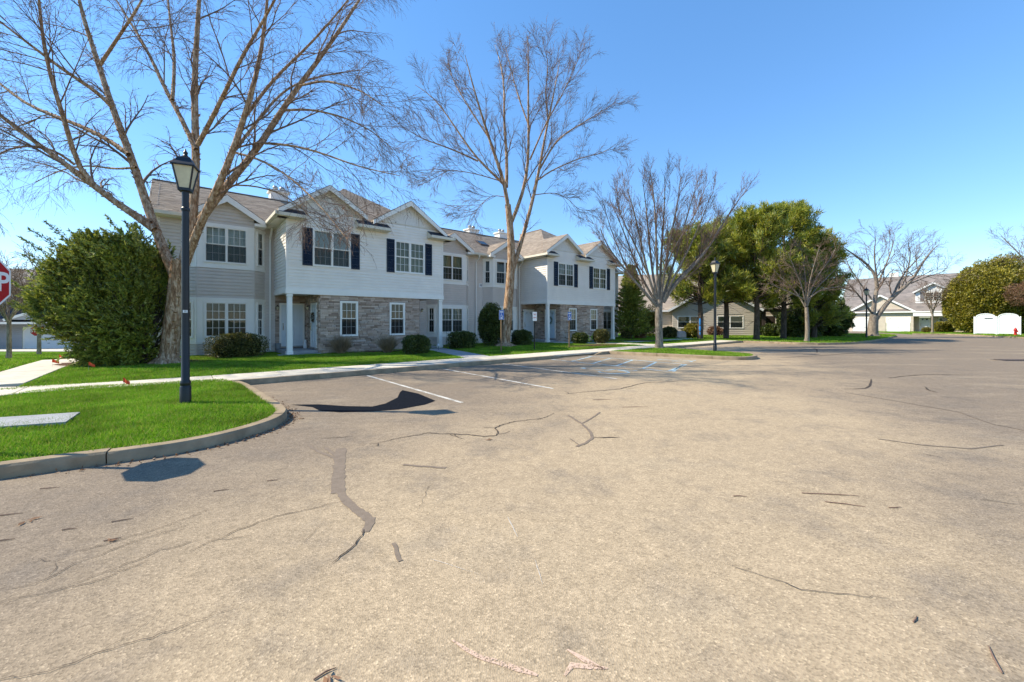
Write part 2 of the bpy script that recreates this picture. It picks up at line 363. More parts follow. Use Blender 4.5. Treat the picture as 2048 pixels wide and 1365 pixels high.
# ------------------------------------------------------------------ ground, asphalt, lawns, pavements
def sheet(poly, z, th=.05):
    return MB().prism([(p[0], p[1]) for p in poly], z - th, z)
def ccw(poly):
    a = sum(poly[i][0] * poly[(i + 1) % len(poly)][1] - poly[(i + 1) % len(poly)][0] * poly[i][1] for i in range(len(poly)))
    return poly if a > 0 else poly[::-1]
struct('ground', MB().add([(-900, -900, -1.75), (900, -900, -1.75), (900, 900, -1.75), (-900, 900, -1.75)], [(0, 1, 2, 3)]), M['earth'])
lot = struct('parking_lot', sheet(ccw([(-45, -40), (170, -40), (170, 140), (12, 140), (-1, 24), (-8.3, 10.5), (-45, 9)]), AZ, .3), M['asphalt'])

def bez(pts, n=5):                                        # Catmull-Rom through ground points
    out = []; q = [pts[0]] + list(pts) + [pts[-1]]
    for i in range(1, len(q) - 2):
        p0, p1, p2, p3 = (np.array(q[i + k][:2], float) for k in (-1, 0, 1, 2))
        for j in range(n):
            t = j / n; out.append(tuple(.5 * (2 * p1 + (p2 - p0) * t + (2 * p0 - 5 * p1 + 4 * p2 - p3) * t * t + (3 * p1 - p0 - 3 * p2 + p3) * t ** 3)))
    out.append(tuple(pts[-1][:2])); return out

def resample(pts, step):
    p = np.array([q[:2] for q in pts], float); d = np.r_[0, np.cumsum(np.hypot(*np.diff(p, axis=0).T))]
    n = max(2, int(round(d[-1] / step)) + 1); u = np.linspace(0, d[-1], n)
    return np.c_[np.interp(u, d, p[:, 0]), np.interp(u, d, p[:, 1])]
def offset(pts, w):
    p = np.array([q[:2] for q in pts], float); t = np.gradient(p, axis=0); t /= np.linalg.norm(t, axis=1)[:, None]
    return p + np.c_[-t[:, 1], t[:, 0]] * w
def curb_run(parent, pts, w=.16, top=.012, seg=2.4, low=None, mat='curb'):
    """kerb stones along a line; the lawn lies to the left of the direction of travel"""
    p = resample(pts, .12); inn = offset(p, w); n = len(p); per = max(2, int(seg / .12)); k = 0
    while k < n - 1:
        e = min(n - 1, k + per)
        if n - 1 - e < 4: e = n - 1
        mb = MB(); rows = []; dz = random.uniform(-.006, .006)
        for i in range(k, e + 1):
            a, b = p[i], inn[i]; sh = 0
            if i == k and k > 0: sh = .006
            if i == e and e < n - 1: sh = -.006
            if sh:
                t = p[min(i + 1, n - 1)] - p[max(i - 1, 0)]; t = t / np.linalg.norm(t) * sh; a = a + t; b = b + t
            tz = top + dz - (low(i / (n - 1)) if low else 0); j = random.uniform(-.004, .004)
            a2 = a + (b - a) * .12
            rows.append([(a[0], a[1], AZ - .1), (a[0] + j, a[1] + j, tz - .025), (a2[0], a2[1], tz), (b[0], b[1], tz), (b[0], b[1], AZ - .1)])
        m = len(rows); vs = [q for r in rows for q in r]; fs = [(i * 5 + c, i * 5 + c + 1, (i + 1) * 5 + c + 1, (i + 1) * 5 + c) for i in range(m - 1) for c in range(4)]
        fs += [(4, 3, 2, 1, 0), tuple((m - 1) * 5 + c for c in range(5))]
        obj('curb_stone', mb.add(vs, fs), M[mat], parent, sm=40); k = e
U12 = lambda l: [(a * K, b * K) for a, b in l]
# lawn beside the lamp: kerb line from the left road round the corner to the walk
corner = bez(U12([(-14, -2.6), (-9.2, .45), (-6.2, 2.4), (-4.51, 3.525), (-4.17, 3.76), (-3.77, 4.01), (-3.46, 4.27), (-3.21, 4.70), (-3.11, 5.25), (-3.22, 5.72), (-3.5, 6.12), (-4.07, 6.74), (-5.33, 8.13), (-5.86, 8.6)]))
lawn_near = corner + [(-7.66, 10.56), (-9.5, 9.7), (-10.2, 9.26), (-10.55, 8.8), (-10.6, 8.0), (-11.2, 6.2), (-13, 3), (-17.5, -2.5)]
lawn_near_in = [tuple(q) for q in offset(resample(corner, .15), .08)] + lawn_near[len(corner):]
lawn1 = struct('lawn', sheet(ccw(lawn_near_in), -.012, .3), M['turf'])
kerbs = bpy.data.objects.new('curb', None); C.objects.link(kerbs); kerbs['kind'] = 'structure'
curb_run(kerbs, corner, .17)
# lawn in front of and round the townhouses
CT, WB = -6.65, -5.3                                       # kerb line and back of the walk (facade units)
lawn2 = struct('lawn', sheet([ST(-6.0, WB - .2), ST(26, WB - .2), ST(40, -2), ST(40, 22), ST(-4, 22), ST(-5.6, 6), ST(-5.6, WB - .2)], -.012, .3), M['turf'])
# lawn left of the path, falling away to the neighbours' drive
def lz(x, y): return -.05 * max(0.0, (y - 15.0)) - .012
def fall_sheet(poly_fn, n=24, m=16):
    V = []; F = []
    for i in range(n + 1):
        for j in range(m + 1): x, y = poly_fn(i / n, j / m); V.append((x, y, lz(x, y)))
    for i in range(n):
        for j in range(m): a = i * (m + 1) + j; F.append((a, a + m + 1, a + m + 2, a + 1))
    return np_mesh('lawn', V, F)
def left_fn(u, v):
    a = np.array(ST(-6.65 - .0, -4.8 + 22 * u)[:2]); b = np.array([-14.5 - 30 * v, 7 + 32 * u]); return a * (1 - v) + b * v
lawn3 = struct('lawn', fall_sheet(left_fn), M['turf'])
# peninsula between the two parking bays
pen = bez([ST(10.9, -6.62), ST(11.1, -7.4), ST(11.6, -9.2), ST(12.0, -10.8), ST(12.5, -11.45), ST(13.3, -11.5), ST(14.1, -11.1), ST(14.7, -10.2), ST(14.85, -8.6), ST(14.9, -6.62)])
lawn4 = struct('lawn', sheet(ccw([tuple(q) for q in offset(resample(pen, .15), .08)]), -.012, .3), M['turf'])
curb_run(kerbs, pen, .17)
# lawn under the pines
pine_kerb = bez([ST(25.2, CT), G(1560, 688, AZ), G(1600, 689.5, AZ), G(1660, 690, AZ), G(1720, 687.5, AZ), G(1768, 680, AZ), G(1793, 673.8, AZ), (45.0, 47.5)])
lawn5 = struct('lawn', sheet(ccw([tuple(q) for q in offset(resample(pine_kerb, .2), .08)] + [(44, 52), (52, 66), (70, 90), (10, 90), ST(24.5, WB)[:2]]), -.012, .3), M['turf'])
curb_run(kerbs, pine_kerb, .17)
# far right lawn with hydrant
fr_kerb = bez([G(1825, 669.5, AZ), G(1900, 670.5, AZ), G(1950, 672.5, AZ), G(2010, 676, AZ), G(2060, 678.5, AZ), G(2200, 690, AZ)])
lawn6 = struct('lawn', sheet(ccw([tuple(q) for q in offset(resample(fr_kerb, .2), .08)] + [(90, 36), (110, 60), (90, 90), (60, 72)]), -.012, .3), M['turf'])
curb_run(kerbs, fr_kerb, .17)

# walks: each slab its own piece
walk = struct('sidewalk', sheet([ST(-7.6, CT + .2), ST(25, CT + .2), ST(25, WB - .02), ST(-7.6, WB - .02)], -.03, .2), M['curb'])
def slab_quad(q, z0=-.06, z1=.012, g=.007, mat='concrete', parent=None):
    q = [p[:2] for p in q]; c = np.mean(np.array(q), axis=0); q = [np.array(p[:2]) for p in q]
    q = [p + (c - p) / np.linalg.norm(c - p) * g * 1.4 for p in q]; dz = random.uniform(-.003, .003)
    qi = [p + (c - p) / np.linalg.norm(c - p) * .012 for p in q]
    vs = [(p[0], p[1], z0) for p in q] + [(p[0], p[1], z1 - .006 + dz) for p in q] + [(p[0], p[1], z1 + dz) for p in qi]
    n = len(q); fs = [tuple(range(2 * n, 3 * n))] + [(r * n + i, r * n + (i + 1) % n, (r + 1) * n + (i + 1) % n, (r + 1) * n + i) for r in (0, 1) for i in range(n)]
    return obj('paving_slab', MB().add(vs, fs), M[mat], parent)
ramp_a, ramp_b = 7.6, 9.9                                  # dropped kerb at the accessible bay
s = -2.55
while s < 24.9:
    e = min(s + 1.28, 24.95); slab_quad([ST(s, CT + .14), ST(e, CT + .14), ST(e, WB), ST(s, WB)], parent=walk); s = e
# walk going left and the bend to the near road
bl = [(-2.55, -6.35), (-4.0, -6.12), (-5.4, -5.95)]; bu = [(-2.55, WB), (-4.0, WB + .12), (-5.4, WB + .35)]
for i in range(2): slab_quad([ST(*bl[i + 1]), ST(*bl[i]), ST(*bu[i]), ST(*bu[i + 1])], parent=walk)
slab_quad([(-10.25, 9.22), ST(-5.4, -5.95), ST(-5.4, WB + .35), ST(-6.6, -4.2), (-12.9, 9.8), (-12.2, 8.2), (-10.6, 8.0)], parent=walk)
slab_quad([(-10.62, 8.0), (-12.25, 8.15), (-12.9, 6.1), (-11.2, 6.2)], parent=walk)
for k in range(5):                                          # path running back beside the juniper
    a, b = -4.2 + 1.45 * k, -4.2 + 1.45 * (k + 1)
    slab_quad([ST(-6.6, a), ST(-5.6, a), ST(-5.6, b), ST(-6.6, b)], parent=walk)
for k in range(5):
    a, b = -5.3 + k * 1.0, -5.3 + (k + 1) * 1.0; f = lambda t: (t + 5.3) / 5.0
    slab_quad([ST(4.55 + f(a) * 1.0, a), ST(5.6 + f(a) * 1.0, a), ST(5.6 + f(b) * 1.0, b), ST(4.55 + f(b) * 1.0, b)], mat='greyconc', parent=walk)
bp = [(13.9, .4, 15.1, .3), (14.6, -1.1, 15.6, -.7), (15.5, -2.7, 16.5, -2.2), (16.0, -4.1, 17.0, -3.9), (16.1, -5.3, 17.3, -5.3)]
for a, b in zip(bp[:-1], bp[1:]): slab_quad([ST(b[0], b[1]), ST(b[2], b[3]), ST(a[2], a[3]), ST(a[0], a[1])], parent=walk)
for k in range(6): slab_quad([ST(17.6 + k * 1.4, -3.3), ST(19.0 + k * 1.4, -3.3), ST(19.0 + k * 1.4, -2.5), ST(17.6 + k * 1.4, -2.5)], parent=walk)
def low(u):
    s_ = -2.55 + u * 27.5
    return .125 * max(0, min(1, (s_ - ramp_a) / .5, (ramp_b - s_) / .5))
curb_run(kerbs, [ST(-2.55, CT), ST(10.95, CT)], .17, low=lambda u: .13 * max(0, min(1, (u * 13.5 - 2.55 - ramp_a) / .5, (ramp_b + .55 - (u * 13.5 - 2.55)) / .5)), mat='curb')
curb_run(kerbs, [ST(14.85, CT), ST(25.2, CT)], .17)

# paint on the lot
def strip(px, w, mat, name, dz=.004, taper=False, z=AZ, jit=0, world=False, wj=.4, rag=0):
    p = np.array([(q if world else G(q[0], q[1], z))[:2] for q in px], float)
    if len(p) > 2 or jit: p = resample(p, .045 if rag else .09)
    if jit:
        j = np.cumsum(rng.normal(0, jit, p.shape), axis=0); j -= np.linspace(0, 1, len(p))[:, None] * j[-1]; p = p + j
    if rag: p = p + rng.normal(0, rag, p.shape)
    n = len(p); ww = np.full(n, w / 2.)
    if taper: ww = ww * np.sin(np.linspace(.12, math.pi - .12, n)) ** .5
    if jit: ww = ww * (1 + wj * (rng.uniform(-1, 1, n) * .6 + np.sin(np.arange(n) * .9 + w * 99) * .4))
    t = np.gradient(p, axis=0); t /= np.linalg.norm(t, axis=1)[:, None] + 1e-9; nn = np.c_[-t[:, 1], t[:, 0]] * ww[:, None]
    V = np.r_[np.c_[p + nn, np.full(n, z + dz)], np.c_[p - nn, np.full(n, z + dz)]]
    F = [(i + n, i + n + 1, i + 1, i) for i in range(n - 1)]
    return obj(name, np_mesh(name, V, F), M[mat], lot)
def st_strip(a, b, w, mat, name): return strip([ST(*a), ST(*b)], w, mat, name, world=True)
for s_ in (.56, 2.78, 4.98): st_strip((s_, -6.8), (s_, -11.25), .085, 'linew', 'parking_line')
st_strip((7.27, -6.8), (7.27, -11.3), .10, 'lineb', 'parking_line')
st_strip((9.4, -6.75), (9.4, -10.6), .10, 'lineb', 'parking_line')
for k in range(5):
    t0 = -6.95 - .93 * k; st_strip((7.33, t0 - .75), (9.34, t0), .10, 'lineb', 'hatch_stripe')
st_strip((7.3, -11.3), (9.4, -10.75), .12, 'lineb', 'hatch_stripe')
for s_ in (17.2, 19.4, 21.6): st_strip((s_, -6.8), (s_, -11.2), .10, 'linew', 'parking_line')
def wheelchair_mark(c, k):
    ax = lambda a, b: ST(c[0] + a * k, c[1] + b * k)
    ring = [ax(-.12 + .42 * math.cos(q), -.2 + .42 * math.sin(q)) for q in np.linspace(2.2, 6.6, 22)]
    strip(ring, .10, 'lineb', 'accessible_symbol', world=True)
    strip([ax(-.1, .75), ax(-.05, .15), ax(.35, .1), ax(.5, -.45), ax(.72, -.42)], .10, 'lineb', 'accessible_symbol', world=True, dz=.0055)
    strip([ax(-.2, .93), ax(0, .93)], .2, 'lineb', 'accessible_symbol', world=True)
wheelchair_mark((6.15, -10.2), .95); wheelchair_mark((10.4, -10.0), .75)
for poly in ([(905, 1282), (950, 1312), (1010, 1330), (1075, 1352)], [(1130, 1352), (1138, 1330), (1175, 1335), (1215, 1338)], [(1135, 1300), (1165, 1318), (1208, 1340)]):
    strip(poly, .032, 'linepink', 'marking_paint', taper=True, jit=.002)
strip([(1015, 1035), (1035, 1075)], .010, 'scuff', 'paint_scuff', taper=True, jit=.003)
strip([(1070, 1120), (1085, 1170)], .007, 'scuff', 'paint_scuff', taper=True, jit=.003)
strip([(860, 1120), (900, 1130), (960, 1150)], .007, 'scuff', 'paint_scuff', taper=True, jit=.003)
# cracks, sealer, and shadows painted as strips and a dark patch
CR = [([(739, 889.5), (755, 887.6), (792, 877.6), (853, 867), (903, 868), (942, 871), (972, 874), (992, 872), (997, 864), (989, 856.5), (1016, 846), (1091, 836), (1108, 827)], .022),
      ([(966, 856), (989, 856)], .015), ([(755, 888), (753, 894)], .015), ([(640, 878), (690, 875), (709, 873)], .015),
      ([(1189, 876), (1240, 876)], .03), ([(1130, 789), (1180, 783), (1240, 778), (1290, 766), (1390, 761)], .03),
      ([(1777, 757), (1799, 754), (1843, 751), (1890, 750), (1947, 751)], .05), ([(1849, 774), (1859, 782), (1881, 787)], .04),
      ([(40, 1135), (80, 1120), (160, 1107), (195, 1097), (300, 1062), (420, 1020)], .006), ([(-40, 1190), (0, 1180), (75, 1167), (150, 1128), (260, 1090), (380, 1050)], .006), ([(120, 1180), (240, 1135), (315, 1102), (420, 1075)], .006),
      ([(375, 1105), (450, 1072), (550, 1037), (660, 1008), (690, 1002)], .009), ([(-20, 1365), (10, 1357), (105, 1342), (190, 1310), (330, 1270), (480, 1215)], .005), ([(0, 1207), (200, 1160), (300, 1120)], .006),
      ([(731, 1060), (722, 1075), (707, 1091), (685, 1110), (663, 1128)], .014), ([(832, 1022), (850, 985), (862, 971)], .004), ([(608, 1085), (645, 1047)], .004), ([(1600, 982), (1700, 992), (1780, 1005)], .004),
      ([(1843, 908), (1885, 916)], .01), ([(1960, 1000), (2048, 1012)], .008), ([(1450, 1130), (1600, 1180), (1780, 1200)], .006)]
for px, w in CR:
    strip(px, w * .85, 'crack', 'crack', dz=.0066, taper=True, jit=.006, rag=.006)
    pw = resample([G(a, b, AZ) for a, b in px], .1)
    for _ in range(int(len(pw) / 9)):                       # short side cracks leaving the main one
        i = rng.integers(1, len(pw) - 1); t_ = pw[i + 1 if i + 1 < len(pw) else i] - pw[i - 1]; a_ = math.atan2(t_[1], t_[0]) + rng.choice([-1, 1]) * rng.uniform(.5, 1.2); l_ = rng.uniform(.08, .35)
        strip([pw[i], pw[i] + l_ * .5 * np.array([math.cos(a_), math.sin(a_)]), pw[i] + l_ * np.array([math.cos(a_ + .3), math.sin(a_ + .3)])], w * .5, 'crack', 'crack', dz=.0060, taper=True, jit=.004, rag=.005, world=True)
SL = [([(682, 897), (679, 922), (676, 964), (676, 987)], .125), ([(678, 983), (697, 1007), (729, 1031), (742, 1041)], .085), ([(742, 1036), (738, 1052), (728, 1066)], .07),
      ([(678, 921), (660, 912), (639, 904), (617, 891)], .045), ([(676, 915), (665, 906), (650, 896)], .05), ([(786, 1087), (795, 1105), (800, 1124)], .03),
      ([(806, 930), (845, 934), (892, 937)], .04), ([(1136, 831), (1163, 848), (1180, 865), (1184, 877), (1172, 887), (1153, 894)], .045),
      ([(1163, 848), (1182, 838), (1200, 825)], .03), ([(1140, 878), (1160, 892)], .02),
      ([(1691, 785.6), (1780, 801), (1919, 825), (1985, 849), (2060, 864)], .03), ([(1757, 879), (1843, 891), (1938, 898), (2005, 891)], .025)]  # these two streaks are branch shadows painted as thin strips
for i, (px, w) in enumerate(SL): strip(px, w, 'seal_shadow', 'seal_and_shadow_strip', dz=.003 + .00028 * i, taper=False, jit=.0025, wj=.18, rag=.003)
for px, w in (([(1688, 779), (1715, 778.5), (1729, 777.5), (1738, 773), (1741, 766), (1742, 759)], .045), ([(1500, 697), (1570, 695.5), (1628, 697), (1635, 700), (1634, 706)], .07), ([(1560, 716), (1640, 712), (1716, 706)], .06)):
    strip(px, w, 'crack', 'seal_and_shadow_strip', dz=.0075, taper=True, jit=.003, wj=.2)
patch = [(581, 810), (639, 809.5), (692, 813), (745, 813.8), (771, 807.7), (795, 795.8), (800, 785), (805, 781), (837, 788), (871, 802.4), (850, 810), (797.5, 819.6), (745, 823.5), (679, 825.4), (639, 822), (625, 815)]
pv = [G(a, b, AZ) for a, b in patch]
obj('car_shadow_patch', MB().add([(a, b, AZ + .004) for a, b, _ in pv], [tuple(range(len(pv) - 1, -1, -1))]), M['car_shadow'], lot)  # crescent is a cast car shadow painted flat; no car stands here
# mulch beds
def disc(c, rx, ry, z=.004, rot=0, n=26, name='mulch_bed', mat='mulch'):
    pts = []
    for i in range(n):
        a = 2 * math.pi * i / n; q = random.uniform(.86, 1.1); x, y = rx * q * math.cos(a), ry * q * math.sin(a)
        pts.append((c[0] + x * math.cos(rot) - y * math.sin(rot), c[1] + x * math.sin(rot) + y * math.cos(rot)))
    vs = [(c[0], c[1], z + .05)] + [(a, b, z) for a, b in pts]
    return struct(name, MB().add(vs, [(0, 1 + i, 1 + (i + 1) % n) for i in range(n)]), M[mat])
disc(G(335, 724), 1.7, 1.1); disc(ST(7.9, .9), 2.0, .8, rot=BROT); disc(G(1008, 691), 2.2, 1.3, rot=BROT); disc(ST(3.4, -.5), 2.6, .7, rot=BROT)
disc(G(1190, 691), 3.0, 1.0, rot=BROT); disc(G(225, 727), 2.4, 1.2); disc(ST(-1.7, 1.4), 1.5, .7, rot=BROT); disc(G(1745, 671.5), 1.4, 1.2); disc(G(1655, 672), 4.5, 1.6, rot=-.3); disc(G(1265, 682), 3.5, 1.2)
PATHS = []                                                 # areas without grass: (s0,s1,t0,t1) in facade units
def on_hard(x, y):
    dx, dy = x - BO[0], y - BO[1]; s_ = (dx * SD[0] + dy * SD[1]) / K; t_ = (dx * TD[0] + dy * TD[1]) / K
    h = (s_ > -2.55) & (s_ < 25) & (t_ > CT - .05) & (t_ < WB + .02) & ~((s_ > 11.05) & (s_ < 14.8) & (t_ < CT + .1))
    h |= (s_ > -5.5) & (s_ < -2.5) & (t_ > -6.3) & (t_ < WB + .1) | (s_ > -6.65) & (s_ < -5.55) & (t_ > -5) & (t_ < 3.2)
    c = 4.55 + (t_ + 5.3) / 5.0; h |= (s_ > c) & (s_ < c + 1.05) & (t_ > -5.4) & (t_ < 0)
    h |= (t_ > 1.9) & (s_ > -3.8) & (s_ < 24.5) | (t_ > -.08) & ((s_ > -.1) & (s_ < 6.75) | (s_ > 13.75) & (s_ < 20.6))
    for a, b in zip(bp[:-1], bp[1:]): h |= (t_ < a[1] + .1) & (t_ > b[1] - .1) & (s_ > min(a[0], b[0])) & (s_ < max(a[2], b[2]))
    h |= (s_ > 17.6) & (s_ < 26) & (t_ > -3.3) & (t_ < -2.5)
    h |= (s_ > 14.2) & (s_ < 20) & (t_ > -1.4) & (t_ < 0)
    return h
def inside(poly, x, y):
    r = np.zeros(len(x), bool); n = len(poly)
    for i in range(n):
        x0, y0 = poly[i][:2]; x1, y1 = poly[(i + 1) % n][:2]
        c = ((y0 > y) != (y1 > y)) & (x < (x1 - x0) * (y - y0) / (y1 - y0 + 1e-12) + x0); r ^= c
    return r
def grass(poly, dens, h, w, zf=None, hard=True, clip=None):
    p = np.array([q[:2] for q in poly]); lo, hi = p.min(0), p.max(0)
    if clip is not None: lo = np.maximum(lo, clip[:2]); hi = np.minimum(hi, clip[2:])
    n = int((hi[0] - lo[0]) * (hi[1] - lo[1]) * dens); x = rng.uniform(lo[0], hi[0], n); y = rng.uniform(lo[1], hi[1], n)
    k = inside(poly, x, y) & (y > .5) & (np.abs(x) < y * 1.36 + 1.0)
    if hard: k &= ~on_hard(x, y)
    x, y = x[k], y[k]; n = len(x); z = np.full(n, -.014) if zf is None else np.array([zf(a, b) for a, b in zip(x, y)])
    patch_ = .75 + .5 * (np.sin(x * 2.1 + np.sin(y * 1.7)) * np.sin(y * 2.6 + np.sin(x * 1.3)) * .5 + .5)
    hh = h * rng.uniform(.5, 1.25, n) * patch_; ww = w * rng.uniform(.6, 1.3, n); a = rng.uniform(0, 2 * np.pi, n)
    lean = rng.normal(0, .45, (n, 2)) * hh[:, None]
    dx, dy = np.cos(a) * ww / 2, np.sin(a) * ww / 2
    V = np.stack([np.c_[x - dx, y - dy, z], np.c_[x + dx, y + dy, z], np.c_[x + lean[:, 0], y + lean[:, 1], z + hh]], 1).reshape(-1, 3)
    return V
gv = [grass([tuple(q) for q in offset(resample(corner, .15), .16)] + lawn_near[len(corner):], 3600, .055, .013, hard=False, clip=(-14, 1, 0, 13)),
      grass([ST(-6.0, WB), ST(5, WB), ST(5, 1.9), ST(-6, 1.9)], 1500, .06, .02), grass([ST(5, WB), ST(26, WB), ST(26, 2), ST(5, 2)], 700, .06, .03),
      grass([tuple(q) for q in offset(resample(pen, .15), .16)], 900, .06, .028, hard=False), grass([ST(-6.65, -4.8), ST(-6.65, 17)[:2], (-40, 36), (-15, 7)], 240, .07, .04, zf=lz, clip=(-32, 8, -10, 33)),
      grass(pine_kerb + [(44, 52), (40, 52), (12, 52), ST(24.5, WB)[:2]], 120, .07, .07, clip=(8, 26, 46, 50)), grass(fr_kerb + [(90, 36), (80, 60), (60, 62)], 60, .07, .08)]
gv = np.concatenate(gv)
tag(obj('grass', np_mesh('grass', gv, np.arange(len(gv)).reshape(-1, 3)), M['grass']), 'short bright green grass blades covering the lawns', 'grass', kind='stuff')

# ------------------------------------------------------------------ house building kit (metres, local frame: x along wall, y inwards, z up)
class Face:
    """a wall face of a house: from p0 to p1 (house-local metres), outside to the right of travel"""
    def __init__(self, root, p0, p1):
        self.root = root; self.p0 = p0; dx, dy = p1[0] - p0[0], p1[1] - p0[1]; self.L = math.hypot(dx, dy); self.rz = math.atan2(dy, dx)
    def put(self, name, mb, mat, parent=None, sm=None):
        if parent is None: return obj(name, mb, mat, self.root, (self.p0[0], self.p0[1], 0), self.rz, sm=sm)
        return obj(name, mb, mat, parent, sm=sm)

def free(a, b, zl, zh, ops):
    iv = [(a, b)]
    for (x0, x1, z0, z1) in ops:
        if z1 <= zl + 1e-6 or z0 >= zh - 1e-6: continue
        nv = []
        for (p, q) in iv:
            if x1 <= p or x0 >= q: nv.append((p, q)); continue
            if x0 > p: nv.append((p, x0))
            if x1 < q: nv.append((x1, q))
        iv = nv
    return iv
def backing(ops, L, z0, z1, spans=None, y0=.004, y1=.06):
    mb = MB(); zs = sorted({z0, z1} | {z for o in ops for z in o[2:4] if z0 < z < z1})
    for a, b in zip(zs[:-1], zs[1:]):
        for p, q in free(0, L, a, b, ops): mb.box(p, q, y0, y1, a, b)
    return mb
def siding(face, z0, z1, mat, ops=(), e=.15, joined=False, limits=None, name='wall', x0=0, x1=None):
    """lapped boards, each its own piece under the wall"""
    x1 = face.L if x1 is None else x1
    if limits is None:
        bk = MB(); zs = sorted({z0, z1} | {z for o in ops for z in o[2:4] if z0 < z < z1})
        for a, b in zip(zs[:-1], zs[1:]):
            for p, q in free(x0, x1, a, b, ops): bk.box(p, q, .004, .07, a, b)
    else:
        pts = [(limits(z0)[0], z0), (limits(z0)[1], z0)] + [(limits(z)[1], z) for z in np.linspace(z0, z1, 5)[1:]] + [(limits(z)[0], z) for z in np.linspace(z0, z1, 5)[::-1][:-1]]
        bk = MB().vprism(pts, .004, .05)
    w = face.put(name, bk, M[mat]); one = MB(); z = z0; n = max(1, round((z1 - z0) / e)); h = (z1 - z0) / n
    for i in range(n):
        a, b = z0 + i * h, z0 + (i + 1) * h
        lo, hi = (x0, x1) if limits is None else limits((a + b) / 2)
        if hi - lo < .03: continue
        cut = sorted({a, b} | {q for o in ops for q in o[2:4] if a + .01 < q < b - .01})
        for c0, c1 in zip(cut[:-1], cut[1:]):
            yb, ym, yt = -.040, -.036, -.004; zk, zl = c0 + (c1 - c0) * .66, c0 + (c1 - c0) * .76
            for p, q in free(lo, hi, c0, c1, ops):
                mb = one if joined else MB()
                pr = [(yb, c0), (ym, zk), (yt, zl), (yt, c1), (.004, c1), (.004, c0)]
                mb.add([(p, y, z) for y, z in pr] + [(q, y, z) for y, z in pr], [(0, 6, 7, 1), (1, 7, 8, 2), (2, 8, 9, 3), (3, 9, 10, 4), (5, 11, 6, 0), (5, 4, 3, 2, 1, 0), (6, 7, 8, 9, 10, 11)])
                if not joined: face.put('siding_board', mb, M[mat], w)
    if joined and one.f: tag(face.put('siding_boards', one, M[mat], w), kind='stuff')
    return w
def stone(face, z0, z1, ops=(), x0=0, x1=None, big=1.0):
    x1 = face.L if x1 is None else x1
    bk = MB(); zs = sorted({z0, z1} | {z for o in ops for z in o[2:4] if z0 < z < z1})
    for a, b in zip(zs[:-1], zs[1:]):
        for p, q in free(x0, x1, a, b, ops): bk.box(p, q, .01, .08, a, b)
    w = face.put('stone_wall', bk, M['stoneback']); mb = MB(); z = z0
    while z < z1 - .02:
        h = min(random.uniform(.05, .105) * big, z1 - z); x = x0 - random.uniform(0, .2)
        while x < x1:
            l = random.uniform(.14, .48) * big; a, b = max(x, x0), min(x + l, x1)
            if b - a > .03:
                for p, q in free(a, b, z, z + h, ops):
                    if q - p > .02: mb.bbox(p + .004, q - .004, -random.uniform(.005, .06), .02, z + .004, z + h - .004, .007)
            x += l
        z += h
    tag(face.put('ledge_stones', mb, M['stone'], w), kind='stuff'); return w

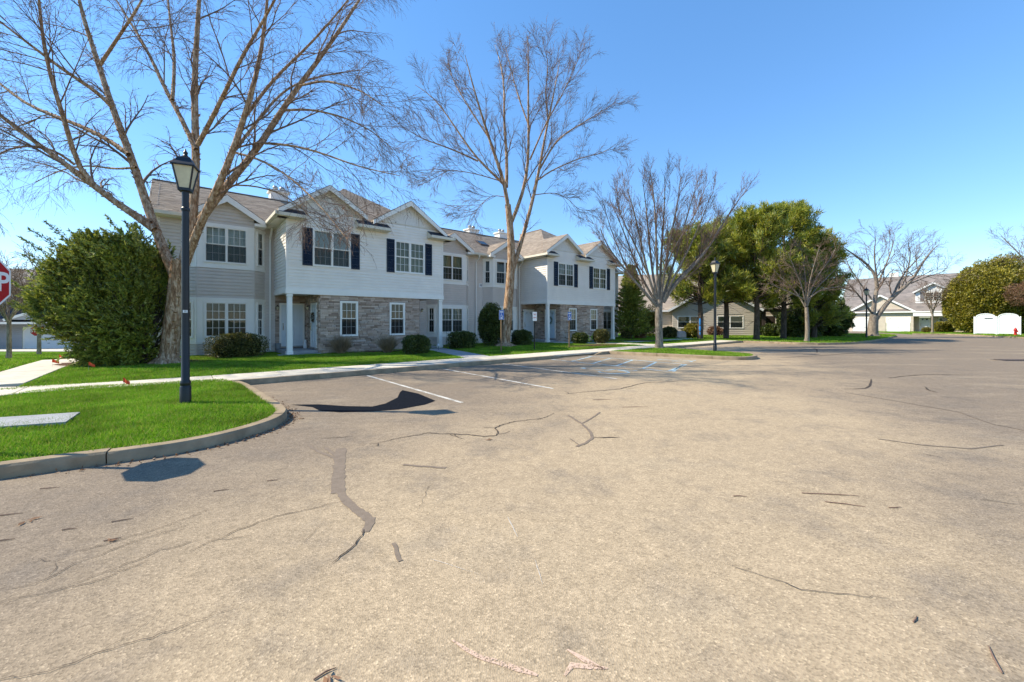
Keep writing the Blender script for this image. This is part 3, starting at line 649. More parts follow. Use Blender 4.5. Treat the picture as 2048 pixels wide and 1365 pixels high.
def window(face, x0, x1, z0, z1, units=1, cols=3, rows=2, fr=.075, inset=0.0, curtain='curtain', grid=(1, 1), scr=True, mat='white', proud=.06):
    """double-hung window: frame > sash, muntin grid, pane, screen, curtain"""
    mb = MB(); d0, d1 = -proud - inset, .03 - inset
    mb.box(x0, x1, d0, d1, z1 - fr, z1); mb.box(x0, x1, d0 - .012, d1, z0, z0 + fr); mb.box(x0, x0 + fr, d0, d1, z0 + fr, z1 - fr); mb.box(x1 - fr, x1, d0, d1, z0 + fr, z1 - fr)
    uw = (x1 - x0 - 2 * fr - (units - 1) * fr) / units
    for u in range(1, units): a = x0 + fr + u * uw + (u - 1) * fr; mb.box(a, a + fr, d0, d1, z0 + fr, z1 - fr)
    f = face.put('window', mb, M[mat])
    zm = (z0 + z1) / 2
    for u in range(units):
        a = x0 + fr + u * (uw + fr); b = a + uw
        for k, (p, q) in enumerate(((z0 + fr, zm), (zm, z1 - fr))):
            sy = -.018 - inset if k else -.002 - inset; sw = .032
            sm_ = MB().box(a, b, sy - .02, sy + .012, q - sw, q); sm_.box(a, b, sy - .02, sy + .012, p, p + sw)
            sm_.box(a, a + sw, sy - .02, sy + .012, p + sw, q - sw); sm_.box(b - sw, b, sy - .02, sy + .012, p + sw, q - sw); face.put('sash', sm_, M[mat], f)
            face.put('pane', MB().add([(a + sw, sy, p + sw), (b - sw, sy, p + sw), (b - sw, sy, q - sw), (a + sw, sy, q - sw)], [(0, 1, 2, 3)]), M['glass'], f)
            if grid[k]:
                g = MB(); A, B, Pz, Q = a + sw, b - sw, p + sw, q - sw
                for c in range(1, cols): x = A + (B - A) * c / cols; g.box(x - .009, x + .009, sy - .009, sy + .006, Pz, Q)
                for r in range(1, rows): z = Pz + (Q - Pz) * r / rows; g.box(A, B, sy - .0085, sy + .0055, z - .009, z + .009)
                face.put('muntin_grid', g, M[mat], f)
            if scr and k == 0: face.put('insect_screen', MB().add([(a + .01, sy - .024, p + .01), (b - .01, sy - .024, p + .01), (b - .01, sy - .024, q - .01), (a + .01, sy - .024, q - .01)], [(0, 1, 2, 3)]), M['screen'], f)
    if curtain == 'curtain': curtain = random.choice(['curtain', 'curtain', 'curtain_dk', 'curtain_lt'])
    n = max(8, int((x1 - x0) / .05)); V = []
    for i in range(n + 1):
        x = x0 + fr * .5 + (x1 - x0 - fr) * i / n; y = .10 + .018 * math.sin(i * 2.1) + random.uniform(-.006, .006); V += [(x, y, z0 + .02), (x, y, z1 - .02)]
    face.put('blind' if curtain == 'blind' else 'curtain', MB().add(V, [(2 * i, 2 * i + 2, 2 * i + 3, 2 * i + 1) for i in range(n)]), M[curtain], f)
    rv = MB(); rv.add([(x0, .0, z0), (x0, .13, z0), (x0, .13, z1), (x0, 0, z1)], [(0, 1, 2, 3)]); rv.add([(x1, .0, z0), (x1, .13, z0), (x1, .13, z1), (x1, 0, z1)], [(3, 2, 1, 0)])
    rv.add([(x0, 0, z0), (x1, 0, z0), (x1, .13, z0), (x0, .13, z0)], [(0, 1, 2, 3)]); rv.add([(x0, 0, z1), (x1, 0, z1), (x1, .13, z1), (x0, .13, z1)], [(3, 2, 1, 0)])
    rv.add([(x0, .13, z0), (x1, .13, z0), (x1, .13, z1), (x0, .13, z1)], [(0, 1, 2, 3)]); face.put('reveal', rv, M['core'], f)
    return f
def shutter(face, x0, x1, z0, z1, mat='navy'):
    mb = MB(); t = .045; y0, y1 = -.075, -.03; zm = (z0 + z1) / 2
    mb.box(x0, x0 + t, y0, y1, z0, z1); mb.box(x1 - t, x1, y0, y1, z0, z1)
    for z in (z0, zm - t / 2, z1 - t): mb.box(x0 + t, x1 - t, y0, y1, z, z + t)
    f = face.put('shutter', mb, M[mat]); lv = MB()
    for a, b in ((z0 + t, zm - t / 2), (zm + t / 2, z1 - t)):
        n = int((b - a) / .045)
        for i in range(n):
            z = a + (b - a) * i / n; h = (b - a) / n
            lv.add([(x0 + t, -.068, z), (x1 - t, -.068, z), (x1 - t, -.046, z + h), (x0 + t, -.046, z + h), (x0 + t, -.062, z), (x1 - t, -.062, z), (x1 - t, -.040, z + h), (x0 + t, -.040, z + h)], [(0, 1, 2, 3), (7, 6, 5, 4), (0, 4, 5, 1), (3, 2, 6, 7)])
    lv.box(x0 + t, x1 - t, -.039, -.034, z0 + t, z1 - t)
    face.put('louvres', lv, M[mat], f); return f
def door(face, x0, x1, z0, z1, mat='door', lights=False, panels=((.12, .5), (.56, .93)), handle=True, frame=True, left=True, y=-.03):
    fr = .085; fm = MB().box(x0, x0 + fr, y - .03, .03, z0, z1); fm.box(x1 - fr, x1, y - .03, .03, z0, z1); fm.box(x0 + fr, x1 - fr, y - .03, .03, z1 - fr, z1)
    d = face.put('door', MB().box(x0 + fr, x1 - fr, y, .03, z0 + .02, z1 - fr), M[mat]); face.put('frame', fm, M['white'], d)
    face.put('threshold', MB().box(x0, x1, y - .09, .02, z0 - .04, z0 + .02), M['metal'], d)
    w = x1 - x0 - 2 * fr; h = z1 - fr - z0
    for a, b in panels:
        cols_ = ((.14, .46), (.54, .86)) if not lights else ((.16, .84),)
        for p, q in cols_:
            X0, X1, Z0, Z1 = x0 + fr + w * p, x0 + fr + w * q, z0 + h * a, z0 + h * b; m = .03
            pm = MB().box(X0, X1, y - .016, y, Z0, Z0 + m); pm.box(X0, X1, y - .016, y, Z1 - m, Z1); pm.box(X0, X0 + m, y - .016, y, Z0 + m, Z1 - m); pm.box(X1 - m, X1, y - .016, y, Z0 + m, Z1 - m)
            pm.bbox(X0 + m + .03, X1 - m - .03, y - .012, y + .004, Z0 + m + .03, Z1 - m - .03, .008); face.put('panel', pm, M[mat], d)
    if lights:
        for p in (.2, .62): face.put('door_light', MB().box(x0 + fr + w * p, x0 + fr + w * (p + .18), y - .008, y, z0 + h * .84, z0 + h * .93), M['blackpane'], d)
    if handle:
        hx = x0 + fr + w * (.08 if left else .92)
        face.put('handle', MB().tube([(hx, y - .02, z0 + 1.1), (hx, y - .06, z0 + 1.05), (hx, y - .06, z0 + .9), (hx, y - .02, z0 + .84)], .014, 6).lathe([(.02, z0 + 1.14), (.03, z0 + 1.16), (.02, z0 + 1.19)], 8, (hx, y - .03)), M['brass'], d)
    return d
def clip_poly(sub, cl):
    out = sub
    for i in range(len(cl)):
        a, b = cl[i], cl[(i + 1) % len(cl)]; inp = out; out = []
        if not inp: return []
        f = lambda p: (b[0] - a[0]) * (p[1] - a[1]) - (b[1] - a[1]) * (p[0] - a[0])
        for j in range(len(inp)):
            p, q = inp[j], inp[(j + 1) % len(inp)]; fp, fq = f(p), f(q)
            if fp >= 0: out.append(p)
            if (fp >= 0) != (fq >= 0): t = fp / (fp - fq); out.append((p[0] + (q[0] - p[0]) * t, p[1] + (q[1] - p[1]) * t))
    return out
def roof(root, poly, mat='shingle', name='roof_slope', th=.1, e=.14, tw=.3):
    """one slope of shingles: a deck with every tab laid on it"""
    P3 = [Vector(p) for p in poly]; n = (P3[1] - P3[0]).cross(P3[2] - P3[0])
    for i in range(len(P3)):
        if n.length < 1e-6: n = (P3[(i + 1) % len(P3)] - P3[i]).cross(P3[(i + 2) % len(P3)] - P3[i])
    n.normalize()
    if n.z < 0: n = -n
    up = Vector((0, 0, 1)) - n * n.z; up.normalize(); al = up.cross(n); o = P3[0]
    uv = [((p - o).dot(al), (p - o).dot(up)) for p in P3]; uv = ccw(uv)
    mb = MB().slab([o + al * u + up * v for u, v in uv], th)
    lo = (min(u for u, v in uv), min(v for u, v in uv)); hi = (max(u for u, v in uv), max(v for u, v in uv)); v = lo[1]; r = 0
    while v < hi[1]:
        u = lo[0] - random.uniform(0, tw)
        while u < hi[0]:
            w = tw * random.uniform(.6, 1.3); q = clip_poly([(u, v), (u + w, v), (u + w, v + e), (u, v + e)], uv)
            if len(q) >= 3:
                j = random.uniform(.008, .018)
                mb.add([o + al * a + up * b + n * (j - .8 * j * (b - v) / e) for a, b in q], [tuple(range(len(q)))])
                b0 = [(a, b) for a, b in q if abs(b - v) < 1e-6]
                if len(b0) == 2:
                    (a0, _), (a1, _) = b0; mb.add([o + al * a0 + up * v, o + al * a1 + up * v, o + al * a1 + up * v + n * j, o + al * a0 + up * v + n * j], [(0, 1, 2, 3)])
            u += w
        v += e; r += 1
    return obj(name, mb, M[mat], root)

# ------------------------------------------------------------------ the townhouses
TH = thing('townhouse', 'two-storey grey townhouse row with twin white gables, navy shutters and stone ground floor', 'townhouse', (BO[0], BO[1], 0), BROT)
u = lambda *a: tuple(x * K for x in a)
def F(p0, p1): return Face(TH, u(*p0), u(*p1))
def ub(mb, s0, s1, t0, t1, z0, z1): return mb.box(s0 * K, s1 * K, t0 * K, t1 * K, z0 * K, z1 * K)
def part(name, mb, mat, parent=None, sm=None): return obj(name, mb, M[mat], parent or TH, sm=sm)
BW = 6.68; TB = 2.4
def sides_ops(ops): return [(a * K, b * K, c * K, d * K) for a, b, c, d in ops]
def gable_roof(ax, az, lf, lz_, rf, rz_, tf, tb_l, tb_a, tb_r, rake=.17):
    roof(TH, [u(lf, tf, lz_), u(ax, tf, az), u(ax, tb_a, az), u(lf, tb_l, lz_)])
    roof(TH, [u(ax, tf, az), u(rf, tf, rz_), u(rf, tb_r, rz_), u(ax, tb_a, az)])
    for (f, z, d) in ((lf, lz_, 1), (rf, rz_, -1)):
        mb = MB(); drop = rake
        mb.add([u(f, tf - .015, z - .03), u(ax, tf - .015, az - .02), u(ax, tf - .015, az - .02 - drop * 1.25), u(f, tf - .015, z - .03 - drop), u(f, tf + .03, z - .03), u(ax, tf + .03, az - .02), u(ax, tf + .03, az - .02 - drop * 1.25), u(f, tf + .03, z - .03 - drop)],
               [(0, 1, 2, 3), (7, 6, 5, 4), (3, 2, 6, 7), (0, 4, 5, 1), (0, 3, 7, 4), (1, 5, 6, 2)])
        part('rake_board', mb, 'white')
def block(so):
    ops = sides_ops([(.888, 2.343, 3.45, 4.92), (4.24, 5.73, 3.45, 4.92)])
    f = F((so, 0), (so + BW, 0))
    siding(f, 2.52 * K, 5.5 * K, 'siding_lt', ops)
    siding(f, 5.5 * K, 5.66 * K, 'siding_lt', [], x0=.02, x1=2.8 * K); siding(f, 5.5 * K, 5.66 * K, 'siding_lt', [], x0=3.35 * K, x1=(BW - .02) * K)
    for i, (a, b, c, d) in enumerate(ops):
        window(f, a, b, c, d, units=2, cols=3, rows=2, curtain='blind' if (i == 0 and so == 0) else 'curtain', grid=(1, 0 if (i == 0 and so == 0) else 1), scr=(i == 0))
        shutter(f, a - .36 * K, a - .004, c, d); shutter(f, b + .004, b + .36 * K, c, d)
    sl = F((so, TB), (so, 0)); siding(sl, 2.52 * K, 5.3 * K, 'siding_lt'); sr = F((so + BW, 0), (so + BW, TB)); siding(sr, 2.52 * K, 5.3 * K, 'siding_lt', joined=True)
    for x in (so, so + BW): part('corner_board', ub(MB(), x - .035 if x == so else x - .04, x + .04 if x == so else x + .035, -.035, .04, 2.52, 5.5), 'siding_lt')
    bm = ub(MB(), so - .05, so + BW + .05, -.05, .12, 2.33, 2.52); ub(bm, so - .05, so + .1, .12, TB, 2.36, 2.52); ub(bm, so + BW - .1, so + BW + .05, .12, TB, 2.36, 2.52); part('beam', bm, 'white')
    part('porch_ceiling', ub(MB(), so + .1, so + BW - .1, .12, TB, 2.40, 2.44), 'cream')
    for cs in (so + .1, so + BW - .1):
        cm = MB(); cx, cyy = cs * K, .07 * K; w0, w1 = .098, .112
        cm.add([(cx - w1, cyy - w1, .16), (cx + w1, cyy - w1, .16), (cx + w1, cyy + w1, .16), (cx - w1, cyy + w1, .16), (cx - w0, cyy - w0, 2.66), (cx + w0, cyy - w0, 2.66), (cx + w0, cyy + w0, 2.66), (cx - w0, cyy + w0, 2.66)], [(0, 1, 5, 4), (1, 2, 6, 5), (2, 3, 7, 6), (3, 0, 4, 7)])
        c = part('column', cm, 'white'); part('capital', MB().bbox(cx - .125, cx + .125, cyy - .125, cyy + .125, 2.66, 2.79, .02), 'white', c); part('column_base', MB().bbox(cx - .14, cx + .14, cyy - .14, cyy + .14, 0, .17, .015), 'white', c)
    # ground floor stone and recessed porches
    g = F((so + 1.18, .04), (so + 5.46, .04)); gops = sides_ops([(1.93 - 1.18, 2.65 - 1.18, .66, 2.12), (4.03 - 1.18, 4.75 - 1.18, .66, 2.12)])
    stone(g, 0, 2.34 * K, gops)
    for i, o in enumerate(gops): window(g, *o, units=1, cols=3, rows=2, curtain='curtain' if (i or so) else 'curtain_dk', scr=True)
    dl = F((so + 1.18, TB), (so + 1.18, .04)); dops = [((TB - 1.36) * K, (TB - .42) * K, .2 * K, 2.04 * K)]
    stone(dl, 0, 2.42 * K, dops); dr = door(dl, *dops[0], mat='doorblue' if so else 'door', lights=bool(so), left=True)
    bk = F((so, TB), (so + 1.18, TB)); bops = [(.16 * K, 1.13 * K, .2 * K, 2.06 * K)]; stone(bk, 0, 2.42 * K, bops)
    door(bk, *bops[0], mat='door', lights=bool(so), left=True)
    b2 = F((so + 5.46, TB), (so + BW + .4, TB)); stone(b2, 0, 2.42 * K, x1=(BW - 5.46) * K); siding(b2, 0, 2.42 * K, 'siding_dk', x0=(BW - 5.46) * K, x1=(BW + .4 - 5.46) * K, joined=True)
    r2 = F((so + 5.46, .04), (so + 5.46, TB)); stone(r2, 0, 2.42 * K)
    part('porch_floor', ub(MB(), so + .02, so + 1.17, .3, TB - .01, -.05, .13), 'greyconc'); part('porch_step', ub(MB(), so - .3, so + 1.17, -.15, .3, -.05, .03), 'greyconc'); part('porch_floor', ub(MB(), so + 5.48, so + BW + .1, .2, TB - .01, -.05, .06), 'greyconc')
    for (fc, x) in ((bk, .08 * K), (dl, (TB - 1.62) * K), (b2, 1.34 * K)):
        z = 1.86 * K; lm = MB().box(x - .05, x + .05, -.03, 0, z - .06, z + .1); lm.tube([(x, -.03, z + .1), (x, -.09, z + .14), (x, -.12, z + .08)], .01, 5); lm.add([(x - .07, -.19, z + .05), (x + .07, -.19, z + .05), (x + .07, -.05, z + .05), (x - .07, -.05, z + .05), (x, -.12, z + .12)], [(3, 2, 1, 0), (0, 1, 4), (1, 2, 4), (2, 3, 4), (3, 0, 4)])
        wl = fc.put('wall_lantern', lm, M['black']); fc.put('lantern_glass', MB().lathe([(.03, z - .1), (.055, z - .04), (.05, z + .05)], 8, (x, -.12)), M['lens'], wl)
    # roof of the block: hipped, with two front gables and small eaves between them
    L, R, pk = so - .4, so + BW + .4, so + BW / 2
    z_e, z_p, t_p = 5.3, 7.98, 3.98; fz = lambda t: z_e + (z_p - z_e) * (t + .4) / (t_p + .4)
    roof(TH, [u(L, -.4, z_e), u(pk, t_p, z_p), u(pk, 6.3, z_p), u(L, 2.4, z_e)]); roof(TH, [u(R, -.4, z_e), u(R, 2.4, z_e), u(pk, 6.3, z_p), u(pk, t_p, z_p)])
    xi = lambda t: (t + .4) / (t_p + .4) * (pk - L)
    roof(TH, [u(L + xi(.02), .02, fz(.02)), u(R - xi(.02), .02, fz(.02)), u(pk, t_p, z_p)])
    for a, b, ca, cb in ((L, so + .58, 1, 0), (so + 2.55, so + 3.92, 0, 0), (so + 5.86, R, 0, 1)):
        roof(TH, [u(a, -.4, z_e), u(b, -.4, z_e), u(b - (xi(.02) if cb else 0), .02, fz(.02)), u(a + (xi(.02) if ca else 0), .02, fz(.02))], mat='shingle_dk', th=.03)
        part('gutter', ub(MB(), a, b, -.47, -.36, 5.17, 5.29), 'cream'); part('soffit', ub(MB(), a + .03, b - .03, -.37, -.02, 5.15, 5.19), 'cream')
        for x in (a, b):
            if abs(x - L) < .01 or abs(x - R) < .01: continue
            part('eave_return', MB().add([u(x, -.4, 5.17), u(x, -.02, 5.17), u(x, -.02, 5.52), u(x, -.4, 5.28), u(x + (.02 if x == b else -.02), -.4, 5.17), u(x + (.02 if x == b else -.02), -.02, 5.17), u(x + (.02 if x == b else -.02), -.02, 5.52), u(x + (.02 if x == b else -.02), -.4, 5.28)], [(0, 1, 2, 3), (7, 6, 5, 4), (0, 3, 7, 4), (1, 5, 6, 2), (2, 6, 7, 3), (0, 4, 5, 1)]), 'cream')
    gt = ub(MB(), L - .06, L + .05, -.47, 2.0, 5.19, 5.31); part('gutter', gt, 'cream'); part('soffit', ub(MB(), L + .05, so - .02, -.35, TB, 5.15, 5.185), 'cream')
    part('gutter', ub(MB(), R - .05, R + .06, -.47, 2.0, 5.19, 5.31), 'cream'); part('soffit', ub(MB(), so + BW + .02, R - .05, -.35, TB, 5.15, 5.185), 'cream')
    tz = lambda z: (z - z_e) / (z_p - z_e) * (t_p + .4) - .4
    for ax, az, lf, lz_, rf, rz_ in ((so + 1.48, 6.68, so - .33, 5.46, so + 2.95, 5.72), (so + 4.92, 6.72, so + 3.2, 5.60, so + 6.78, 5.47)):
        gable_roof(ax, az, lf, lz_, rf, rz_, -.3, tz(lz_) + .15, tz(az) + .1, tz(rz_) + .15)
        k1 = (az - lz_) / (ax - lf); k2 = (az - rz_) / (rf - ax); a0 = ax - (az - .12 - 5.66) / k1; b0 = ax + (az - .12 - 5.66) / k2
        gp = part('gable_panel', MB().vprism([(a0 * K, 5.66 * K), (b0 * K, 5.66 * K), (ax * K, (az - .12) * K)], -.03, .05), 'panelw')
        part('frieze_trim', MB().box(a0 * K, b0 * K, -.045, -.03, 5.63 * K, 5.67 * K), 'cream', gp)
        for (f_, z_) in ((lf, lz_), (rf, rz_)):
            part('rake_soffit', MB().add([u(f_, -.28, z_ - .1), u(ax, -.28, az - .1), u(ax, .0, az - .1), u(f_, 0, z_ - .1), u(f_, -.28, z_ - .13), u(ax, -.28, az - .13), u(ax, .0, az - .13), u(f_, 0, z_ - .13)], [(0, 1, 2, 3), (7, 6, 5, 4), (0, 4, 5, 1)]), 'cream')
    return dr
def bay(c, bd=.43, fw=1.8, first=False, far=False):
    a, b = c - fw / 2, c + fw / 2; tf = TB - bd
    faces = [(F((a - bd, TB), (a, tf)), 0), (F((a, tf), (b, tf)), 1), (F((b, tf), (b + bd, TB)), 0)]
    for fc, front in faces:
        L = fc.L
        for zb, zt, z0, z1 in ((.45, 2.18, .66, 2.04), (3.33, 5.02, 3.52, 4.93)):
            if front: o = (.24 * K - .04, L - .24 * K + .04, z0 * K, z1 * K); nu = 2
            else: m = L * .20; o = (m, L - m, z0 * K, z1 * K); nu = 1
            pm = MB(); pm.box(0, o[0], -.03, .05, zb * K, zt * K); pm.box(o[1], L, -.03, .05, zb * K, zt * K); pm.box(o[0], o[1], -.03, .05, o[3], zt * K); pm.box(o[0], o[1], -.03, .05, zb * K, o[2])
            p = fc.put('bay_panel', pm, M['white']); fc.put('sill_trim', MB().box(-.02, L + .02, -.055, -.03, zb * K - .02, zb * K + .09), M['white'], p); fc.put('head_trim', MB().box(-.015, L + .015, -.05, -.03, zt * K - .1, zt * K), M['white'], p)
            top = zb > 3
            window(fc, *o, units=nu, cols=3 if front else 2, rows=2, fr=.06, inset=.02, curtain='blind' if (top and first) else 'curtain_dk' if first else 'curtain', grid=(1, 0 if (top and not first) else 1), scr=top or not first)
        jn = far or not front; siding(fc, 0, .45 * K, 'siding_dk', x0=.03, x1=L - .03, joined=jn); siding(fc, 2.18 * K, 3.33 * K, 'siding_dk', x0=.03, x1=L - .03, joined=jn)
        if not front: siding(fc, 5.02 * K, 5.25 * K, 'siding_dk', joined=True)
        for x in (0, L):
            for z0, z1 in ((0, .45), (2.18, 3.33)): fc.put('corner_post', MB().box(x - .005 if x == 0 else x - .035, x + .035 if x == 0 else x + .005, -.024, .03, z0 * K, z1 * K), M['siding_dk'])
    # gable over the bay
    az, ez, hw = 6.12, 5.28, 1.28; ft = faces[1][0]; k = (az - ez) / hw; x_c = fw / 2 * K
    siding(ft, 5.02 * K, (az - .2) * K, 'siding_dk', joined=far, limits=lambda z: (max(0, x_c - max(0, (az - .14 - z / K) / k) * K), min(fw * K, x_c + max(0, (az - .14 - z / K) / k) * K)))
    gable_roof(c, az, c - hw, ez, c + hw, ez, tf - .3, 2.35, 3.8, 2.35, rake=.2)
    for d in (-1, 1):
        part('rake_soffit', MB().add([u(c + d * hw, tf - .28, ez - .12), u(c, tf - .28, az - .12), u(c, tf, az - .12), u(c + d * hw, tf, ez - .12), u(c + d * hw, tf - .28, ez - .15), u(c, tf - .28, az - .15), u(c, tf, az - .15), u(c + d * hw, tf, ez - .15)], [(0, 1, 2, 3), (7, 6, 5, 4), (0, 4, 5, 1)]), 'cream')
        x0, x1 = sorted((c + d * .9, c + d * (hw + .02)))
        part('eave_box', ub(MB(), x0, x1, tf - .28, TB - .02, 5.06, 5.17), 'white')
wreath_doors = [block(0), block(13.84)]
CB = [-1.71, 8.41, 12.13, 22.25]
for i, c in enumerate(CB): bay(c, first=(i == 0), far=(i > 1))
# plain walls between the bays, end and back walls
for a, b in ((-3.72, -3.04), (-.38, 0.0), (9.74, 10.80), (13.46, 13.84), (23.58, 24.3)): siding(F((a, TB), (b, TB)), 0, 5.2 * K, 'siding_dk', joined=b - a < .6 or a > 20)
el = F((-3.72, 9.0), (-3.72, TB)); siding(el, 0, 5.25 * K, 'siding_lt', joined=True); er = F((24.3, TB), (24.3, 9.0)); siding(er, 0, 5.25 * K, 'siding_dk', joined=True)
for fc in (el, er): siding(fc, 5.25 * K, 7.0 * K, 'siding_lt', joined=True, limits=lambda z: (max(0, 3.2 * K - (7.15 * K - z) / .561 - .2), min(fc.L, 3.6 * K + (7.15 * K - z) / .561)))
siding(F((24.3, 9.0), (-3.72, 9.0)), 0, 5.25 * K, 'siding_lt', joined=True)
part('corner_board', ub(MB(), -3.75, -3.66, TB - .03, TB + .06, 0, 5.2), 'siding_lt'); part('corner_board', ub(MB(), 24.24, 24.33, TB - .03, TB + .06, 0, 5.2), 'siding_lt')
# main roof in three front lengths (between the blocks) and the back slope
for a, b in ((-3.98, 2.6), (2.6, 16.4), (16.4, 24.56)): roof(TH, [u(a, 2.0, 5.25), u(b, 2.0, 5.25), u(b, 5.6, 7.27), u(a, 5.6, 7.27)])
roof(TH, [u(-3.98, 9.4, 5.14), u(-3.98, 5.6, 7.27), u(24.56, 5.6, 7.27), u(24.56, 9.4, 5.14)], tw=1.2, e=.4)
part('ridge_cap', MB().beam(u(-3.98, 5.6, 7.27), u(24.56, 5.6, 7.27), .22, .035), 'shingle')
for so in (0, 13.84): part('ridge_cap', MB().beam(u(so + BW / 2, 3.98, 7.98), u(so + BW / 2, 6.3, 7.98), .2, .035), 'shingle')
part('rake_board', MB().add([u(-3.99, 2.0, 5.22), u(-3.99, 5.6, 7.24), u(-3.99, 5.6, 7.07), u(-3.99, 2.0, 5.05), u(-3.95, 2.0, 5.22), u(-3.95, 5.6, 7.24), u(-3.95, 5.6, 7.07), u(-3.95, 2.0, 5.05)], [(3, 2, 1, 0), (4, 5, 6, 7), (0, 1, 5, 4), (3, 7, 6, 2)]), 'white')
for a, b in ((-3.95, -2.95), (-.42, 0.0), (9.66, 10.88), (13.38, 13.84), (23.5, 24.5)):
    part('gutter', ub(MB(), a, b, 1.9, 2.0, 5.13, 5.25), 'cream'); part('soffit', ub(MB(), a, b, 2.0, TB, 5.1, 5.13), 'cream')
for x, sg in ((-.19, 1), (10.27, -1), (13.62, -1)):
    pts = [u(x, 1.95, 5.15), u(x, 1.97, 5.0), u(x - .12 * sg * 0, 2.3, 4.75), u(x, 2.31, 4.6), u(x, 2.31, .15), u(x, 2.2, .06)]
    part('downspout', MB().tube(pts, .045, 4), 'white')
for (cs, ct, cz) in ((.75, 6.05, 7.72), (12.48, 6.05, 7.55), (15.1, 6.05, 7.68)):
    cf = [F((cs - .38, ct - .3), (cs + .38, ct - .3)), F((cs - .38, ct + .3), (cs - .38, ct - .3)), F((cs + .38, ct - .3), (cs + .38, ct + .3)), F((cs + .38, ct + .3), (cs - .38, ct + .3))]
    ch = part('chimney', ub(MB(), cs - .37, cs + .37, ct - .29, ct + .29, 6.6, cz), 'siding_lt')
    part('chimney_cap', MB().bbox((cs - .46) * K, (cs + .46) * K, (ct - .38) * K, (ct + .38) * K, cz * K, (cz + .09) * K, .015), 'white', ch)
    for i in range(4): part('siding_board', ub(MB(), cs - .385, cs + .385, ct - .305, ct + .305, cz - .12 * (i + 1) + .012, cz - .12 * i - .004), 'siding_lt', ch)
    for d in (-.14, .16):
        vx, vy = (cs + d) * K, ct * K; z = (cz + .09) * K
        part('vent_cowl', MB().lathe([(.07, z), (.07, z + .1), (.12, z + .12), (.155, z + .2), (.14, z + .28), (.09, z + .33), (.02, z + .345)], 12, (vx, vy)), 'metal', ch, sm=40)
mz = lambda t: 5.25 + .561 * (t - 2)
sk = MB(); s0, s1, t0, t1 = 11.35, 12.0, 3.35, 3.95
for dz0, dz1, ins in ((.0, .09, 0), ):
    q = [(s0, t0), (s1, t0), (s1, t1), (s0, t1)]; sk.add([u(a, b, mz(b)) for a, b in q] + [u(a, b, mz(b) + .09) for a, b in q], [(0, 1, 5, 4), (1, 2, 6, 5), (2, 3, 7, 6), (3, 0, 4, 7), (4, 5, 6, 7)])
s_ = part('skylight', sk, 'brown'); q = [(s0 + .06, t0 + .06), (s1 - .06, t0 + .06), (s1 - .06, t1 - .06), (s0 + .06, t1 - .06)]; part('pane', MB().add([u(a, b, mz(b) + .1) for a, b in q], [(0, 1, 2, 3)]), 'blackpane', s_)
nf = F((9.74, TB), (10.80, TB)); npl = nf.put('number_plate', MB().bbox(.78 * K, 1.0 * K, -.045, -.02, 3.3 * K, 3.52 * K, .005), M['signw'])
nt_ = text_mesh('10', .2, .003, .004); o = nf.put('number', nt_, M['black'], npl); o.location = (.89 * K, -.05, 3.41 * K)
part('foundation', ub(MB(), -3.7, 24.28, TB + .03, 8.95, -.6, .05), 'greyconc')
# meter boxes on the end wall
part('utility_box', MB().bbox(-3.72 * K - .26, -3.72 * K - .02, 2.55 * K, 3.15 * K, .35, 1.35, .03), 'utility'); part('meter', MB().bbox(-3.72 * K - .2, -3.72 * K - .02, 2.35 * K, 2.52 * K, .6, 1.05, .02), 'metal')
# wreaths hanging on the doors (things of their own)
def wreath(name, label, fc_p0, fc_p1, x, z, r, mat='wreath', y=-.09):
    fc = F(fc_p0, fc_p1); n = 700; a = rng.uniform(0, 2 * np.pi, n); b = rng.uniform(0, 2 * np.pi, n); rr = r * .28 * np.sqrt(rng.uniform(0, 1, n))
    c = np.c_[(r + rr * np.cos(b)) * np.cos(a), rr * np.sin(b) * .6, (r + rr * np.cos(b)) * np.sin(a)]
    V, Fc = leaves(c, .035, .6); o = obj(name, np_mesh(name, V, Fc), M[mat])
    ca, sa = math.cos(fc.rz), math.sin(fc.rz); lx, ly = fc.p0[0] + x * ca - y * sa, fc.p0[1] + x * sa + y * ca
    w = ST(lx / K, ly / K); o.location = (w[0], w[1], z); o.rotation_euler = (0, 0, BROT + fc.rz); return tag(o, label, 'wreath')

# ------------------------------------------------------------------ foliage kit
def unit(v): return v / (np.linalg.norm(v, axis=-1, keepdims=True) + 1e-9)
def leaves(c, size, aspect=.5, dirs=None, spread=1.0, var=.5):
    """a small pointed leaf (two triangles) at every point"""
    n = len(c); d = unit(rng.normal(size=(n, 3))) if dirs is None else unit(dirs + rng.normal(size=(n, 3)) * spread)
    b = unit(np.cross(d, rng.normal(size=(n, 3)))); L = size * rng.uniform(1 - var, 1 + var, (n, 1)); W = L * aspect * .5
    if n > 3000:                                           # big crowns: one pointed triangle per leaf
        V = np.stack([c + b * W * 1.4, c + d * L, c - b * W * 1.4], 1).reshape(-1, 3); return V, np.arange(3 * n).reshape(-1, 3)
    V = np.stack([c, c + d * L * .5 + b * W, c + d * L, c + d * L * .5 - b * W], 1).reshape(-1, 3)
    return V, np.arange(4 * n).reshape(-1, 4)
